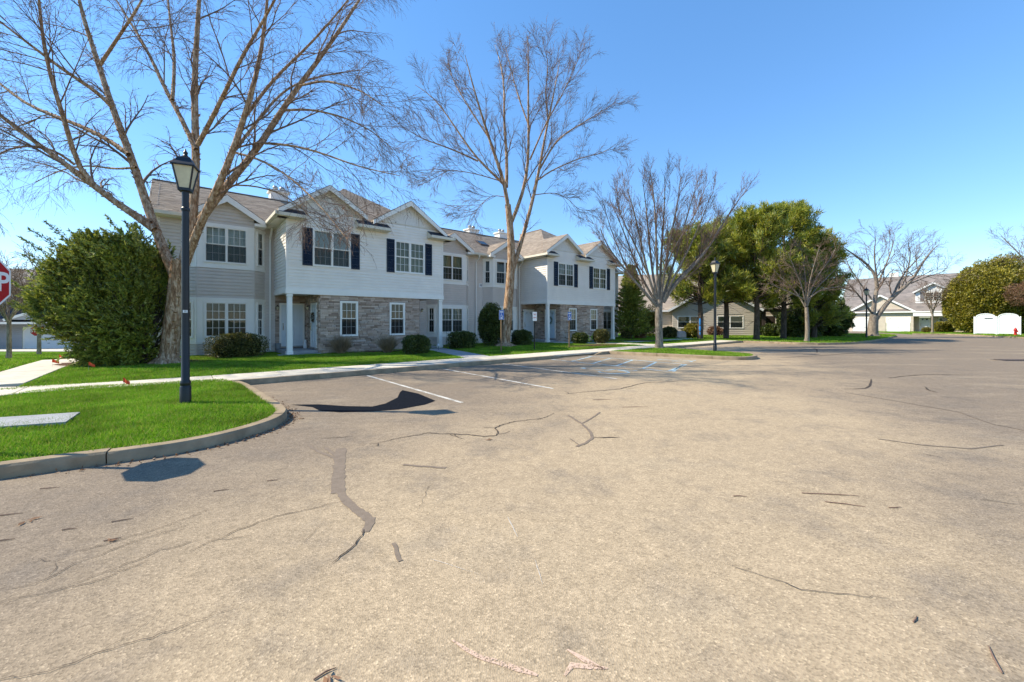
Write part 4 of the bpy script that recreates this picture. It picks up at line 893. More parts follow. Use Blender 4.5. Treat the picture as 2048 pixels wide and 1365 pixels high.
def tubes(P, R, sides):
    """P (N,k,3) polylines with radii R (N,k) -> verts, quads"""
    N, k, _ = P.shape; T = unit(np.gradient(P, axis=1)); ref = np.tile(np.array([.31, .17, .93]), (N, 1)); m = unit(P[:, -1] - P[:, 0])
    ref[np.abs((m * ref).sum(1)) > .85] = (.95, .2, .1)
    A = unit(np.cross(T, ref[:, None, :])); B = np.cross(T, A); an = 2 * np.pi * np.arange(sides) / sides
    V = P[:, :, None, :] + (A[:, :, None, :] * np.cos(an)[None, None, :, None] + B[:, :, None, :] * np.sin(an)[None, None, :, None]) * R[:, :, None, None]
    idx = np.arange(N * k * sides).reshape(N, k, sides); nx = np.roll(idx, -1, axis=2)
    Fq = np.stack([idx[:, :-1], nx[:, :-1], nx[:, 1:], idx[:, 1:]], -1).reshape(-1, 4)
    return V.reshape(-1, 3), Fq
def merge(lst):
    vs, fs, o = [], [], 0
    for V, Fq in lst: vs.append(V); fs.append(Fq + o); o += len(V)
    return np.concatenate(vs), np.concatenate(fs)
def spawn(P, R, k, umin, umax, ang, length, n, up=0.0, droop=0.0, wob=.12, rk=.55, rmin=.004, jit=.25):
    N, m, _ = P.shape; idx = np.repeat(np.arange(N), k); q = len(idx)
    uu = umin + (umax - umin) * (np.tile(np.arange(k), N) + rng.uniform(0, 1, q)) / k
    f = uu * (m - 1); i = np.minimum(f.astype(int), m - 2); t = (f - i)[:, None]
    p = P[idx, i] * (1 - t) + P[idx, i + 1] * t; T = unit(P[idx, i + 1] - P[idx, i]); r = R[idx, i] * (1 - t[:, 0]) + R[idx, i + 1] * t[:, 0]
    v = unit(np.cross(T, rng.normal(size=(q, 3)))); a = np.radians(ang) * rng.uniform(1 - jit, 1 + jit, q)[:, None]
    d = T * np.cos(a) + v * np.sin(a); pl = np.linalg.norm(np.diff(P, axis=1), axis=2).sum(1)[idx]
    L = (length if np.isscalar(length) else length[idx]) * rng.uniform(.55, 1.3, q) * (1.15 - .6 * uu)
    out = np.empty((q, n, 3)); out[:, 0] = p
    for j in range(1, n):
        g = np.zeros((q, 3)); g[:, 2] = up - droop * j / (n - 1)
        d = unit(d + rng.normal(size=(q, 3)) * wob + g); p = p + d * (L / (n - 1))[:, None]; out[:, j] = p
    r0 = np.maximum(r * rk, rmin); rr = r0[:, None] * np.linspace(1, .3, n)[None]; return out, np.maximum(rr, rmin * .5)
def limb(pts, r0, r1, n=12, wob=.0):
    p = np.array(pts, float); d = np.r_[0, np.cumsum(np.linalg.norm(np.diff(p, axis=0), axis=1))]; uq = np.linspace(0, d[-1], n)
    q = np.stack([np.interp(uq, d, p[:, k]) for k in range(3)], 1)
    for _ in range(2): q[1:-1] = q[1:-1] * .5 + (q[:-2] + q[2:]) * .25
    if wob: q[1:-1] += rng.normal(0, wob, (n - 2, 3))
    return q, np.linspace(1, 0, n) ** .8 * (r0 - r1) + r1
def flakes(P, R, n, size):
    N, m, _ = P.shape; i = rng.integers(0, N, n); j = rng.integers(0, m - 1, n); t = rng.uniform(0, 1, (n, 1)); c = P[i, j] * (1 - t) + P[i, j + 1] * t; T = unit(P[i, j + 1] - P[i, j])
    r = (R[i, j][:, None] * (1 - t) + R[i, j + 1][:, None] * t); o = unit(np.cross(T, rng.normal(size=(n, 3)))); c = c + o * r * .95; b = np.cross(T, o)
    L = size * rng.uniform(.4, 1.2, (n, 1)) * np.clip(r / .11, .22, 1.0); lift = o * L * rng.uniform(.2, .8, (n, 1)); W = b * L * .5
    V = np.stack([c - W, c + W, c + W * .8 + T * L * .5 + lift, c - W * .8 + T * L * .6 + lift * .7], 1).reshape(-1, 3); return V, np.arange(4 * n).reshape(-1, 4)
def tree(name, label, base, limbs, levels, bark, twig, n_limb=12, sides=9, flake=0, flare=None, group=None, leaf=None, cat='tree'):
    """limbs: list of (points, r0, r1); levels: spawn() settings, thick to thin"""
    b = np.array(base); root = thing(name, label, cat, base, 0, group)
    Ls = [limb(p, r0, r1, n_limb) for p, r0, r1 in limbs]; P0 = np.stack([l[0] for l in Ls]) - b; R0 = np.stack([l[1] for l in Ls])
    tk = [tubes(P0, R0, sides)]
    if flare:
        h, r, rb = flare; z = np.array([-.15, .0, .05, .14, .3, .55]) * h; rr = np.array([rb * 1.15, rb, rb * .82, r * 1.18, r * 1.05, r])
        pl = np.interp(z, P0[0][:, 2], P0[0][:, 0]), np.interp(z, P0[0][:, 2], P0[0][:, 1]); pts = np.stack([pl[0], pl[1], z], 1)[None]; V, Fq = tubes(pts, rr[None], 16)
        a = np.arctan2(V[:, 1] - np.repeat(pts[0, :, 1], 16), V[:, 0] - np.repeat(pts[0, :, 0], 16)); k = np.repeat(np.clip((rr - r) / (rb - r + 1e-6), 0, 1), 16)
        c = np.repeat(pts[0], 16, axis=0); V = c + (V - c) * (1 + .28 * k * np.sin(a * 5 + 1) + .12 * k * np.sin(a * 3))[:, None]; tk.append((V, Fq))
    prevP, prevR = P0[1:] if len(P0) > 1 else P0, R0[1:] if len(P0) > 1 else R0; tw = []; tip = None
    for i, lv in enumerate(levels):
        lv = dict(lv); sd_ = lv.pop('sides', 3); thick = lv.pop('thick', False); Pn, Rn = spawn(prevP, prevR, **lv); (tk if thick else tw).append(tubes(Pn, Rn, sd_)); prevP, prevR = Pn, Rn
    if flake: tk.append(flakes(P0, R0, flake, .085))
    V, Fq = merge(tk); obj('trunk', np_mesh('trunk', V, Fq), bark, root, sm=None)
    V, Fq = merge(tw); obj('crown', np_mesh('crown', V, Fq), twig, root)
    if leaf:
        nl, size, mat, asp = leaf; i = rng.integers(0, len(prevP), nl); j = rng.integers(0, prevP.shape[1], nl); c = prevP[i, j]
        V, Fq = leaves(c, size, asp); obj('buds', np_mesh('buds', V, Fq), mat, root)
    return root, prevP
def PX(l, Y0, dY=0.0):                                    # photo polyline -> points standing at the tree's own distance
    n = len(l); return [P(a, b, Y0 + dY * (i / (n - 1)) ** 1.2) for i, (a, b) in enumerate(l)]

# ------------------------------------------------------------------ bare trees
b1 = G(337, 727); Y1 = b1[1]
L1 = [(PX([(337, 727), (340, 690), (346, 640), (352, 580), (356, 540), (358, 520)], Y1), .29, .22),
      (PX([(352, 560), (338, 520), (318, 480), (303, 450), (296, 420), (272, 335), (245, 270), (215, 195), (200, 130), (172, 60), (150, -20), (140, -120)], Y1, 1.5), .165, .02),
      (PX([(308, 460), (290, 440), (250, 420), (185, 370), (120, 320), (50, 270), (0, 230), (-80, 170)], Y1, -1.0), .125, .03),
      (PX([(300, 447), (270, 428), (215, 395), (150, 345), (146, 305), (146, 275), (128, 240), (105, 170), (86, 100), (78, 0), (70, -90)], Y1, -1.8), .10, .02),
      (PX([(362, 545), (375, 500), (388, 440), (392, 380), (393, 330), (390, 250), (388, 150), (395, 60), (402, -60), (405, -160)], Y1, 1.0), .165, .02),
      (PX([(366, 540), (385, 490), (398, 450), (415, 415), (440, 370), (468, 300), (490, 230), (515, 150), (530, 60), (540, -60)], Y1, -1.5), .145, .02),
      (PX([(402, 440), (418, 412), (470, 350), (520, 300), (560, 220), (600, 170), (660, 90), (720, 0), (760, -70)], Y1, 1.2), .14, .02),
      (PX([(392, 300), (360, 230), (330, 180), (300, 110), (270, 60), (220, -20)], Y1, 2.2), .085, .018), (PX([(396, 290), (420, 245), (448, 190), (480, 120), (540, 20), (580, -60)], Y1, -2.6), .08, .018),
      (PX([(258, 310), (215, 275), (130, 240), (50, 210), (-20, 150), (-90, 110)], Y1, 2.4), .085, .018), (PX([(225, 215), (190, 180), (140, 150), (60, 90), (-30, 20)], Y1, -2.2), .07, .016),
      (PX([(470, 300), (500, 262), (535, 215), (580, 170), (650, 150), (720, 140)], Y1, 2.0), .06, .012), (PX([(530, 287), (580, 290), (640, 305), (720, 335), (800, 352)], Y1, -1.2), .045, .010),
      (PX([(468, 305), (520, 318), (575, 350), (630, 400), (668, 445), (695, 480)], Y1, -3.2), .04, .010), (PX([(560, 222), (620, 218), (690, 235), (750, 265), (785, 300)], Y1, 1.8), .045, .010),
      (PX([(150, 330), (110, 300), (60, 290), (10, 300), (-30, 330)], Y1, -2.0), .045, .010), (PX([(490, 235), (545, 160), (620, 90), (690, 10), (740, -60)], Y1, -1.0), .06, .012),
      (PX([(345, 200), (350, 120), (340, 40), (330, -60)], Y1, 3.0), .06, .014), (PX([(200, 130), (240, 70), (280, 10), (310, -60)], Y1, -1.0), .06, .012), (PX([(272, 335), (230, 340), (180, 330), (120, 340), (70, 365)], Y1, 3.0), .04, .010),
      (PX([(600, 172), (650, 160), (720, 180), (770, 215)], Y1, -1.5), .04, .01), (PX([(440, 372), (500, 370), (560, 385), (610, 420), (640, 460)], Y1, 1.8), .032, .008)]
birch_levels = [dict(k=9, umin=.2, umax=.97, ang=34, length=2.9, n=7, up=.05, droop=.12, wob=.10, rk=.42, rmin=.010, sides=4),
                dict(k=9, umin=.12, umax=1.0, ang=34, length=1.25, n=5, up=.03, droop=.22, wob=.13, rk=.6, rmin=.0065), dict(k=6, umin=.15, umax=1.0, ang=32, length=.6, n=4, up=0, droop=.35, wob=.16, rk=.7, rmin=.0055)]
tree('birch_tree', 'big bare birch with peeling tan bark and spreading limbs beside the lamp post', b1, L1, birch_levels, M['birch'], M['twig'], n_limb=14, sides=10, flake=6500, flare=(1.7, .265, .58), leaf=(4200, .05, M['brownleaf'], .35))
b2 = G(1010, 692.5); Y2 = b2[1]
L2_ = [(PX([(1010, 693), (1013, 660), (1016, 620), (1020, 570), (1024, 520), (1022, 470), (1019, 440), (1016, 410)], Y2), .32, .18),
       (PX([(1025, 545), (1032, 520), (1044, 480), (1058, 430), (1068, 397), (1079, 337), (1096, 239), (1110, 183), (1120, 118)], Y2, 1.5), .14, .015),
       (PX([(1018, 430), (1012, 390), (1012, 366), (1000, 340), (991, 316), (977, 274), (960, 220), (945, 170), (930, 110)], Y2, -1.5), .13, .014), (PX([(1013, 375), (1015, 316), (1007, 246), (1010, 175), (1002, 125), (990, 90)], Y2, 1.5), .11, .014),
       (PX([(1021, 450), (1026, 436), (1051, 380), (1058, 316), (1057, 250), (1056, 197), (1058, 120), (1055, 72)], Y2, -1.8), .12, .012), (PX([(1079, 340), (1095, 310), (1118, 274), (1167, 246), (1200, 225), (1233, 205)], Y2, -1.5), .06, .01),
       (PX([(1008, 370), (985, 345), (956, 323), (914, 260), (890, 225), (865, 190), (830, 170)], Y2, 1.2), .08, .012), (PX([(956, 323), (921, 306), (880, 290), (843, 278), (800, 250)], Y2, -1.8), .055, .01),
       (PX([(1077, 360), (1095, 345), (1115, 336), (1167, 313), (1200, 310), (1232, 290)], Y2, 2.0), .05, .01), (PX([(978, 276), (940, 220), (905, 160), (895, 120)], Y2, 2.6), .06, .01), (PX([(1057, 250), (1035, 190), (1020, 130), (1010, 90)], Y2, 2.2), .05, .01),
       (PX([(1096, 240), (1090, 180), (1098, 130), (1088, 95)], Y2, -2.5), .05, .01), (PX([(1060, 320), (1090, 250), (1130, 180), (1160, 110)], Y2, -2.0), .055, .01), (PX([(1012, 366), (960, 350), (910, 340), (860, 345)], Y2, -2.4), .035, .008), (PX([(1070, 390), (1110, 385), (1140, 400), (1160, 425)], Y2, 1.2), .03, .008), (PX([(1012, 395), (985, 390), (960, 410), (945, 440)], Y2, -1.2), .025, .008)]
lev2 = [dict(k=9, umin=.15, umax=.95, ang=30, length=2.5, n=6, up=.10, droop=.08, wob=.08, rk=.4, rmin=.014, sides=4), dict(k=9, umin=.15, umax=1.0, ang=32, length=1.15, n=5, up=.08, droop=.12, wob=.10, rk=.6, rmin=.008), dict(k=6, umin=.2, umax=1.0, ang=30, length=.55, n=4, up=.05, droop=.2, wob=.16, rk=.7, rmin=.0075)]
tree('birch_tree', 'tall bare birch with twin stems standing before the townhouse by a cone shrub', b2, L2_, lev2, M['birch'], M['twig'], n_limb=12, sides=9, flake=1500, flare=(1.6, .27, .75), leaf=(3000, .06, M['brownleaf'], .35))
b3 = G(1318, 696.5); Y3 = b3[1]
L3 = [(PX([(1319, 697), (1318, 665), (1317, 635), (1318, 612), (1319, 600)], Y3), .21, .19)]
for (l, r0, dY) in (([(1312, 612), (1290, 585), (1262, 555), (1235, 520), (1212, 490), (1200, 455)], .09, -.8), ([(1312, 605), (1290, 570), (1270, 525), (1248, 465), (1225, 410)], .08, .9), ([(1313, 600), (1298, 560), (1285, 500), (1270, 430), (1252, 370)], .08, -1.2),
                    ([(1315, 600), (1305, 550), (1298, 480), (1292, 410), (1285, 360)], .08, 1.0), ([(1317, 600), (1314, 540), (1312, 460), (1308, 390), (1300, 340)], .085, -.5), ([(1319, 600), (1321, 540), (1326, 460), (1330, 390), (1330, 345)], .085, .9),
                    ([(1321, 600), (1328, 550), (1340, 480), (1355, 410), (1362, 355)], .085, -1.0), ([(1323, 602), (1338, 560), (1358, 490), (1378, 420), (1396, 360)], .08, 1.1), ([(1325, 605), (1340, 570), (1372, 510), (1404, 440), (1422, 390)], .075, -1.2),
                    ([(1327, 605), (1338, 578), (1365, 555), (1395, 525), (1425, 485), (1440, 455), (1480, 395), (1495, 378)], .11, .6), ([(1330, 590), (1352, 560), (1395, 520), (1425, 470), (1440, 420)], .055, 1.8), ([(1311, 610), (1280, 580), (1245, 520), (1218, 450), (1205, 400)], .055, 1.8), ([(1300, 560), (1270, 490), (1240, 430), (1230, 390)], .05, -1.9), ([(1325, 560), (1345, 500), (1385, 440), (1405, 395)], .05, -2.0)):
    L3.append((PX(l, Y3, dY), r0, .012))
lev3 = [dict(k=11, umin=.15, umax=.95, ang=24, length=1.9, n=5, up=.16, wob=.07, rk=.42, rmin=.012, sides=4), dict(k=9, umin=.15, umax=1.0, ang=28, length=.95, n=4, up=.10, wob=.1, rk=.6, rmin=.008), dict(k=5, umin=.2, umax=1.0, ang=34, length=.36, n=3, up=.1, wob=.12, rk=.7, rmin=.008)]
tree('zelkova_tree', 'bare vase-shaped tree with reddish twigs on the grass peninsula by the hatched bay', b3, L3, lev3, M['bark'], M['twigred'], sides=8, flare=(.9, .2, .27))
b4 = G(1614, 683.5); Y4 = b4[1]
L4 = [(PX([(1614, 684), (1615, 660), (1614, 635), (1613, 615)], Y4), .16, .12)]
for l, dY in (([(1612, 618), (1600, 595), (1585, 575), (1560, 555), (1540, 530)], .6), ([(1612, 612), (1603, 570), (1590, 540), (1575, 505)], -.9), ([(1613, 612), (1611, 565), (1608, 530), (1600, 490)], .9), ([(1614, 612), (1618, 570), (1628, 530), (1640, 492)], -.8), ([(1614, 614), (1624, 585), (1650, 560), (1680, 530)], .9), ([(1615, 600), (1640, 580), (1670, 575), (1705, 570)], -.6), ([(1610, 600), (1580, 585), (1555, 575), (1535, 565)], -1.0), ([(1614, 600), (1632, 555), (1660, 520), (1672, 495)], 1.2)):
    L4.append((PX(l, Y4, dY), .06, .012))
lev4 = [dict(k=10, umin=.2, umax=.98, ang=40, length=1.5, n=5, up=.06, wob=.12, rk=.5, rmin=.014, sides=4), dict(k=7, umin=.2, umax=1.0, ang=40, length=.75, n=4, up=.05, wob=.15, rk=.65, rmin=.012), dict(k=4, umin=.3, umax=1.0, ang=40, length=.35, n=3, up=.05, wob=.15, rk=.7, rmin=.008)]
tree('ornamental_tree', 'small bare tree with pale trunk and rounded twiggy crown in front of the pines', b4, L4, lev4, M['bark'], M['twig2'], sides=7, flare=(.5, .15, .2))
b5 = G(1746, 672.5); Y5 = b5[1]
L5 = [(PX([(1746, 673), (1746, 655), (1747, 640), (1749, 632)], Y5), .46, .38), (PX([(1751, 640), (1762, 622), (1775, 604), (1791, 588), (1822, 567), (1835, 545), (1845, 522), (1860, 505), (1877, 489)], Y5, -.8), .24, .02),
      (PX([(1746, 640), (1746, 612), (1754, 583), (1758, 563), (1742, 532), (1711, 512), (1678, 489)], Y5, .8), .23, .02), (PX([(1756, 575), (1752, 545), (1748, 512), (1752, 470)], Y5, -1.2), .10, .015), (PX([(1785, 594), (1800, 560), (1808, 546), (1832, 522), (1850, 500)], Y5, 1.4), .12, .015),
      (PX([(1742, 625), (1725, 600), (1707, 579), (1690, 560)], Y5, -1.2), .11, .015), (PX([(1758, 563), (1772, 530), (1785, 495), (1790, 470)], Y5, 1.2), .09, .015), (PX([(1822, 567), (1850, 555), (1875, 548), (1895, 540)], Y5, -1.2), .08, .012), (PX([(1744, 600), (1715, 560), (1695, 530), (1688, 500)], Y5, 1.5), .09, .015), (PX([(1800, 582), (1815, 545), (1822, 510), (1815, 480)], Y5, -1.8), .08, .012)]
lev5 = [dict(k=9, umin=.25, umax=.97, ang=40, length=2.8, n=5, up=.05, wob=.15, rk=.45, rmin=.018, sides=4), dict(k=6, umin=.2, umax=1.0, ang=38, length=1.4, n=4, up=.03, wob=.15, rk=.6, rmin=.012), dict(k=6, umin=.3, umax=1.0, ang=42, length=.5, n=3, up=0, wob=.18, rk=.7, rmin=.010)]
tree('cherry_tree', 'wide bare tree with thick dark forked trunk in front of the garages', b5, L5, lev5, M['bark'], M['twig2'], sides=9, flare=(.9, .42, .62))
def simple_tree(label, base, hgt, fork, spread, rad, seed_limbs=7, kind='young_tree', bark='bark', twig='twig2', lv=None, lean=(0, 0)):
    b = np.array(base); L = [([tuple(b), tuple(b + (lean[0] * .5, lean[1] * .5, fork * .5)), tuple(b + (lean[0], lean[1], fork))], rad, rad * .75)]
    for i in range(seed_limbs):
        a = 2 * math.pi * i / seed_limbs + random.uniform(-.3, .3); r = spread * random.uniform(.6, 1); t = b + (lean[0], lean[1], fork - random.uniform(0, .25) * fork)
        L.append(([tuple(t), tuple(t + (r * .45 * math.cos(a), r * .45 * math.sin(a), (hgt - fork) * .45)), tuple(t + (r * math.cos(a), r * math.sin(a), (hgt - fork) * random.uniform(.75, 1.05)))], rad * .5, .012))
    return tree(kind, label, base, L, lv or lev4, M[bark], M[twig], sides=7, flare=(.5, rad, rad * 1.35))
def gl(px, py):                                            # pixel on the falling left lawn
    Y = (H - .75 + .012) / ((py - HY) / FPX - .05); return ((px - CX) / FPX * Y, Y, lz(0, Y))
simple_tree('young tree with thin straight trunk and lichen-pale twigs near the cropped stop sign', gl(18, 718), 4.6, 2.0, 1.5, .09)
simple_tree('young tree with slim trunk growing in front of the distant stop sign', gl(78, 710), 3.6, 2.4, 1.2, .10)
t6 = P(1865, 661, 54.0); simple_tree('small bare tree growing before the beige house entrance', (t6[0], t6[1], 0), 6.6, 3.0, 1.7, .13)
simple_tree('bare tree with fine drooping branches rising behind the far clipped evergreens', (64.5, 47, 0), 13.5, 4.5, 5.5, .24, 9, lv=lev5)

# ------------------------------------------------------------------ evergreens and shrubs
def shrub(name, label, base, shape, n, size, mat, aspect=.5, cat='shrub', group=None, core=.8, outward=.7, stems=None, shell=.5, lumps=.12, rz=0):
    """shape(dir) -> surface radius vector; leaves fill the outer shell over a dark twiggy core"""
    root = thing(name, label, cat, base, rz, group); d = unit(rng.normal(size=(n, 3))); ph = rng.uniform(0, 6, 6)
    lump = 1 + lumps * (np.sin(d[:, 0] * 5 + ph[0]) * np.sin(d[:, 1] * 6 + ph[1]) + .6 * np.sin(d[:, 2] * 9 + ph[2]) * np.sin((d[:, 0] - d[:, 1]) * 8 + ph[3])) + rng.normal(0, .025, n)
    s = shape(d); rad = 1 - shell * rng.uniform(0, 1, n) ** 1.8; c = s * (lump * rad)[:, None] + shape.__dict__.get('c', np.zeros(3)); c[:, 2] = np.maximum(c[:, 2], .02)
    V, Fq = leaves(c, size, aspect, unit(d) * outward + np.array([0, 0, .25]), .75); obj('foliage', np_mesh('foliage', V, Fq), M[mat], root)
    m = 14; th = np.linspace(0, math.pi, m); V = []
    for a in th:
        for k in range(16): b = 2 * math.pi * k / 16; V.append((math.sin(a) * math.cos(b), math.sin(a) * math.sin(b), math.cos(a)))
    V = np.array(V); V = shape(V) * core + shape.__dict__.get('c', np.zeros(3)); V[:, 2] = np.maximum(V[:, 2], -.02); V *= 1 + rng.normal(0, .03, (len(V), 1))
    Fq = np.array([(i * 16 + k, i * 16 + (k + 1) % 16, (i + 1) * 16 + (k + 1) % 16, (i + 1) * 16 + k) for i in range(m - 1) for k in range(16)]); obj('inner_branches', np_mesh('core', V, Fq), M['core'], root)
    return root
def ell(rx, ry, rz, box=2.0, cz=None):
    def f(d):
        q = np.abs(d) ** box; k = (q[:, 0] / rx ** box + q[:, 1] / ry ** box + q[:, 2] / rz ** box) ** (-1 / box); return d * k[:, None]
    f.c = np.array([0, 0, rz * .9 if cz is None else cz]); return f
def hedge_at(px0, px1, ytop, ybase, label, mat, n=9000, depth=.8, size=.055, box=3.2, Yadd=0.0, name='boxwood_shrub', group=None, rz=BROT):
    g = G((px0 + px1) / 2, ybase); Y = g[1] + Yadd; x = ((px0 + px1) / 2 - CX) / FPX * Y; w = (px1 - px0) / FPX * Y; hgt = H - (ytop - HY) / FPX * Y
    # seen width of a box turned by rz
    ca, sa = abs(math.cos(rz)), abs(math.sin(rz)); L = max(.5, (w - depth * sa) / ca) if rz else w
    return shrub(name, label, (x, Y + depth * .3, 0), ell(L / 2, depth / 2, hgt / 2 * 1.05, box, hgt / 2 * .97), n, size, mat, rz=rz, group=group, core=.78, shell=.35, lumps=.07)
hedge_at(410, 522, 669, 716, 'clipped shrub with yellowing top below the double bay window beside the porch column', 'boxy', 14000, 1.0, .05)
hedge_at(796, 864, 673, 709, 'dark rounded boxwood at the corner of the stone wall beside the grey path', 'box', 11000, 1.0, .055)
hedge_at(888, 958, 665, 698, 'clipped dark hedge under the bay window beside the right porch column', 'box', 11000, .9, .06)
hedge_at(1018, 1070, 662, 691, 'clipped dark hedge with pale blossoms to the right of the twin-stemmed birch', 'box', 9000, .9, .065)
hedge_at(1140, 1182, 667, 688, 'low dark hedge behind the yellow garden ornaments', 'box', 7000, .9, .07)
hedge_at(1183, 1226, 660, 687, 'brownish green shrub under the far stone-wall window', 'boxy', 7000, 1.0, .075, box=2.4)
g = G(982, 693); shrub('cone_evergreen', 'tall dark cone-shaped evergreen standing against the grey wall by the birch', (g[0], g[1] + .5, 0), (lambda f: f)(ell(.78, .78, 1.42, 1.9, 1.33)), 26000, .075, 'darkev', aspect=.45, core=.82, shell=.4, lumps=.08, cat='shrub')
# juniper: leaning fan of sprays
def juniper():
    b = np.array(G(246, 728)); root = thing('juniper', 'large leaning juniper with feathery green sprays left of the birch', 'juniper', tuple(b)); Y = b[1]
    ol = [(262, 722), (278, 640), (276, 545), (266, 485), (255, 452), (215, 470), (165, 458), (120, 500), (90, 545), (52, 585), (60, 620), (88, 668), (118, 705), (150, 727), (220, 731)]
    Yf = Y - .95; poly = [((a - CX) / FPX * Yf - b[0], H - (c - HY) / FPX * Yf) for a, c in ol]; n = 5200; pts = []
    pp = np.array(poly); lo, hi = pp.min(0), pp.max(0)
    while len(pts) < n:
        x = rng.uniform(lo[0], hi[0], 4000); z = rng.uniform(lo[1], hi[1], 4000); k = inside(poly, x, z); pts += list(zip(x[k], z[k]))
    q = np.array(pts[:n]); q = np.r_[q[np.argsort(-((q[:, 0] + .1) ** 2 + (q[:, 1] - 1.6) ** 2) * rng.uniform(.02, 1, n) ** 1.6)][:520], q[:650]]; nb = len(q)
    cx = np.interp(q[:, 1], [0, 1.2, 3, 5], [.2, -.3, -.7, -.4]); half = 1.35 * np.sqrt(np.clip(1 - ((q[:, 0] - cx) / 3.0) ** 2 - ((q[:, 1] - 2.2) / 3.6) ** 2, .12, 1)); y = half * np.where(rng.uniform(size=nb) < .75, -1, 1) * rng.uniform(0, 1, nb) ** .4
    E = np.c_[q[:, 0], y, np.maximum(q[:, 1], .1)]; S0 = np.c_[.25 + E[:, 0] * .55, y * .25, E[:, 2] * .45]; m = 9; w = np.linspace(0, 1, m)[None, :, None]
    Bp = S0[:, None] * (1 - w) + E[:, None] * w + np.array([0, 0, .35]) * (w * (1 - w)); Bp[:, 1:-1] += rng.normal(0, .03, (nb, m - 2, 3)); Bp[:, :, 2] = np.maximum(Bp[:, :, 2], .04)
    V, Fq = tubes(Bp, np.tile(np.linspace(.022, .005, m), (nb, 1)), 4); tag(obj('branches', np_mesh('branches', V, Fq), M['barkdk'], root), kind='stuff')
    Sp, _ = spawn(Bp, np.full((nb, m), .006), k=10, umin=.22, umax=1.0, ang=36, length=.42, n=6, up=.05, wob=.08); ns = len(Sp)
    cc = np.repeat(Sp, 4, axis=1).reshape(-1, 3); dr = np.repeat(unit(np.gradient(Sp, axis=1)), 4, axis=1).reshape(-1, 3); cc = cc + rng.normal(0, .012, cc.shape)
    V, Fq = leaves(cc, .085, .30, dr, .5); obj('sprays', np_mesh('sprays', V, Fq), M['juniper'], root)
    # long feathery tips on the upper left
    tips = []
    for a, c_, l in ((150, 470, .9), (95, 525, 1.0), (55, 590, .9), (185, 470, .9), (130, 500, .8), (70, 560, .9), (240, 458, .7), (275, 475, .6), (165, 490, 1.0), (60, 610, .7), (110, 540, .9), (215, 472, .7), (90, 600, .8), (205, 500, .9), (255, 480, .7)):
        for _ in range(3):
            s0 = np.array([(a - CX) / FPX * Yf - b[0] + .35 + rng.normal(0, .12), -.9 + rng.normal(0, .35), H - (c_ - HY) / FPX * Yf - .3 + rng.normal(0, .12)]); dv = unit(np.array([-.85 if a < 230 else -.2, rng.normal(0, .15), .55 + rng.normal(0, .15)]))
            tips.append(np.stack([s0 + dv * l * t for t in np.linspace(0, 1, 9)]))
    T = np.array(tips); V, Fq = tubes(T, np.full(T.shape[:2], .006), 3); tag(obj('twigs', np_mesh('twigs', V, Fq), M['barkdk'], root), kind='stuff')
    cc = np.repeat(T, 16, axis=1).reshape(-1, 3); sp = np.tile(np.repeat(np.linspace(.16, .03, 9), 16), len(T)); cc = cc + rng.normal(size=cc.shape) * sp[:, None] * .45; dr = np.repeat(unit(np.gradient(T, axis=1)), 16, axis=1).reshape(-1, 3)
    V, Fq = leaves(cc, .085, .26, dr, .5); obj('sprays', np_mesh('sprays', V, Fq), M['juniper'], root)
    st = MB()
    for x0, x1, y1 in ((.75, .8, .1), (.55, .1, -.3), (.2, -.6, .2), (-.1, -1.2, -.2), (.4, .5, .3)): st.tube([(x0, 0, -.1), ((x0 + x1) / 2, y1 * .5, .8), (x1, y1, 2.0), (x1 * 1.3, y1 * 1.6, 3.3)], [.11, .08, .05, .02], 7)
    obj('trunk', st, M['barkdk'], root)
    pass
juniper()
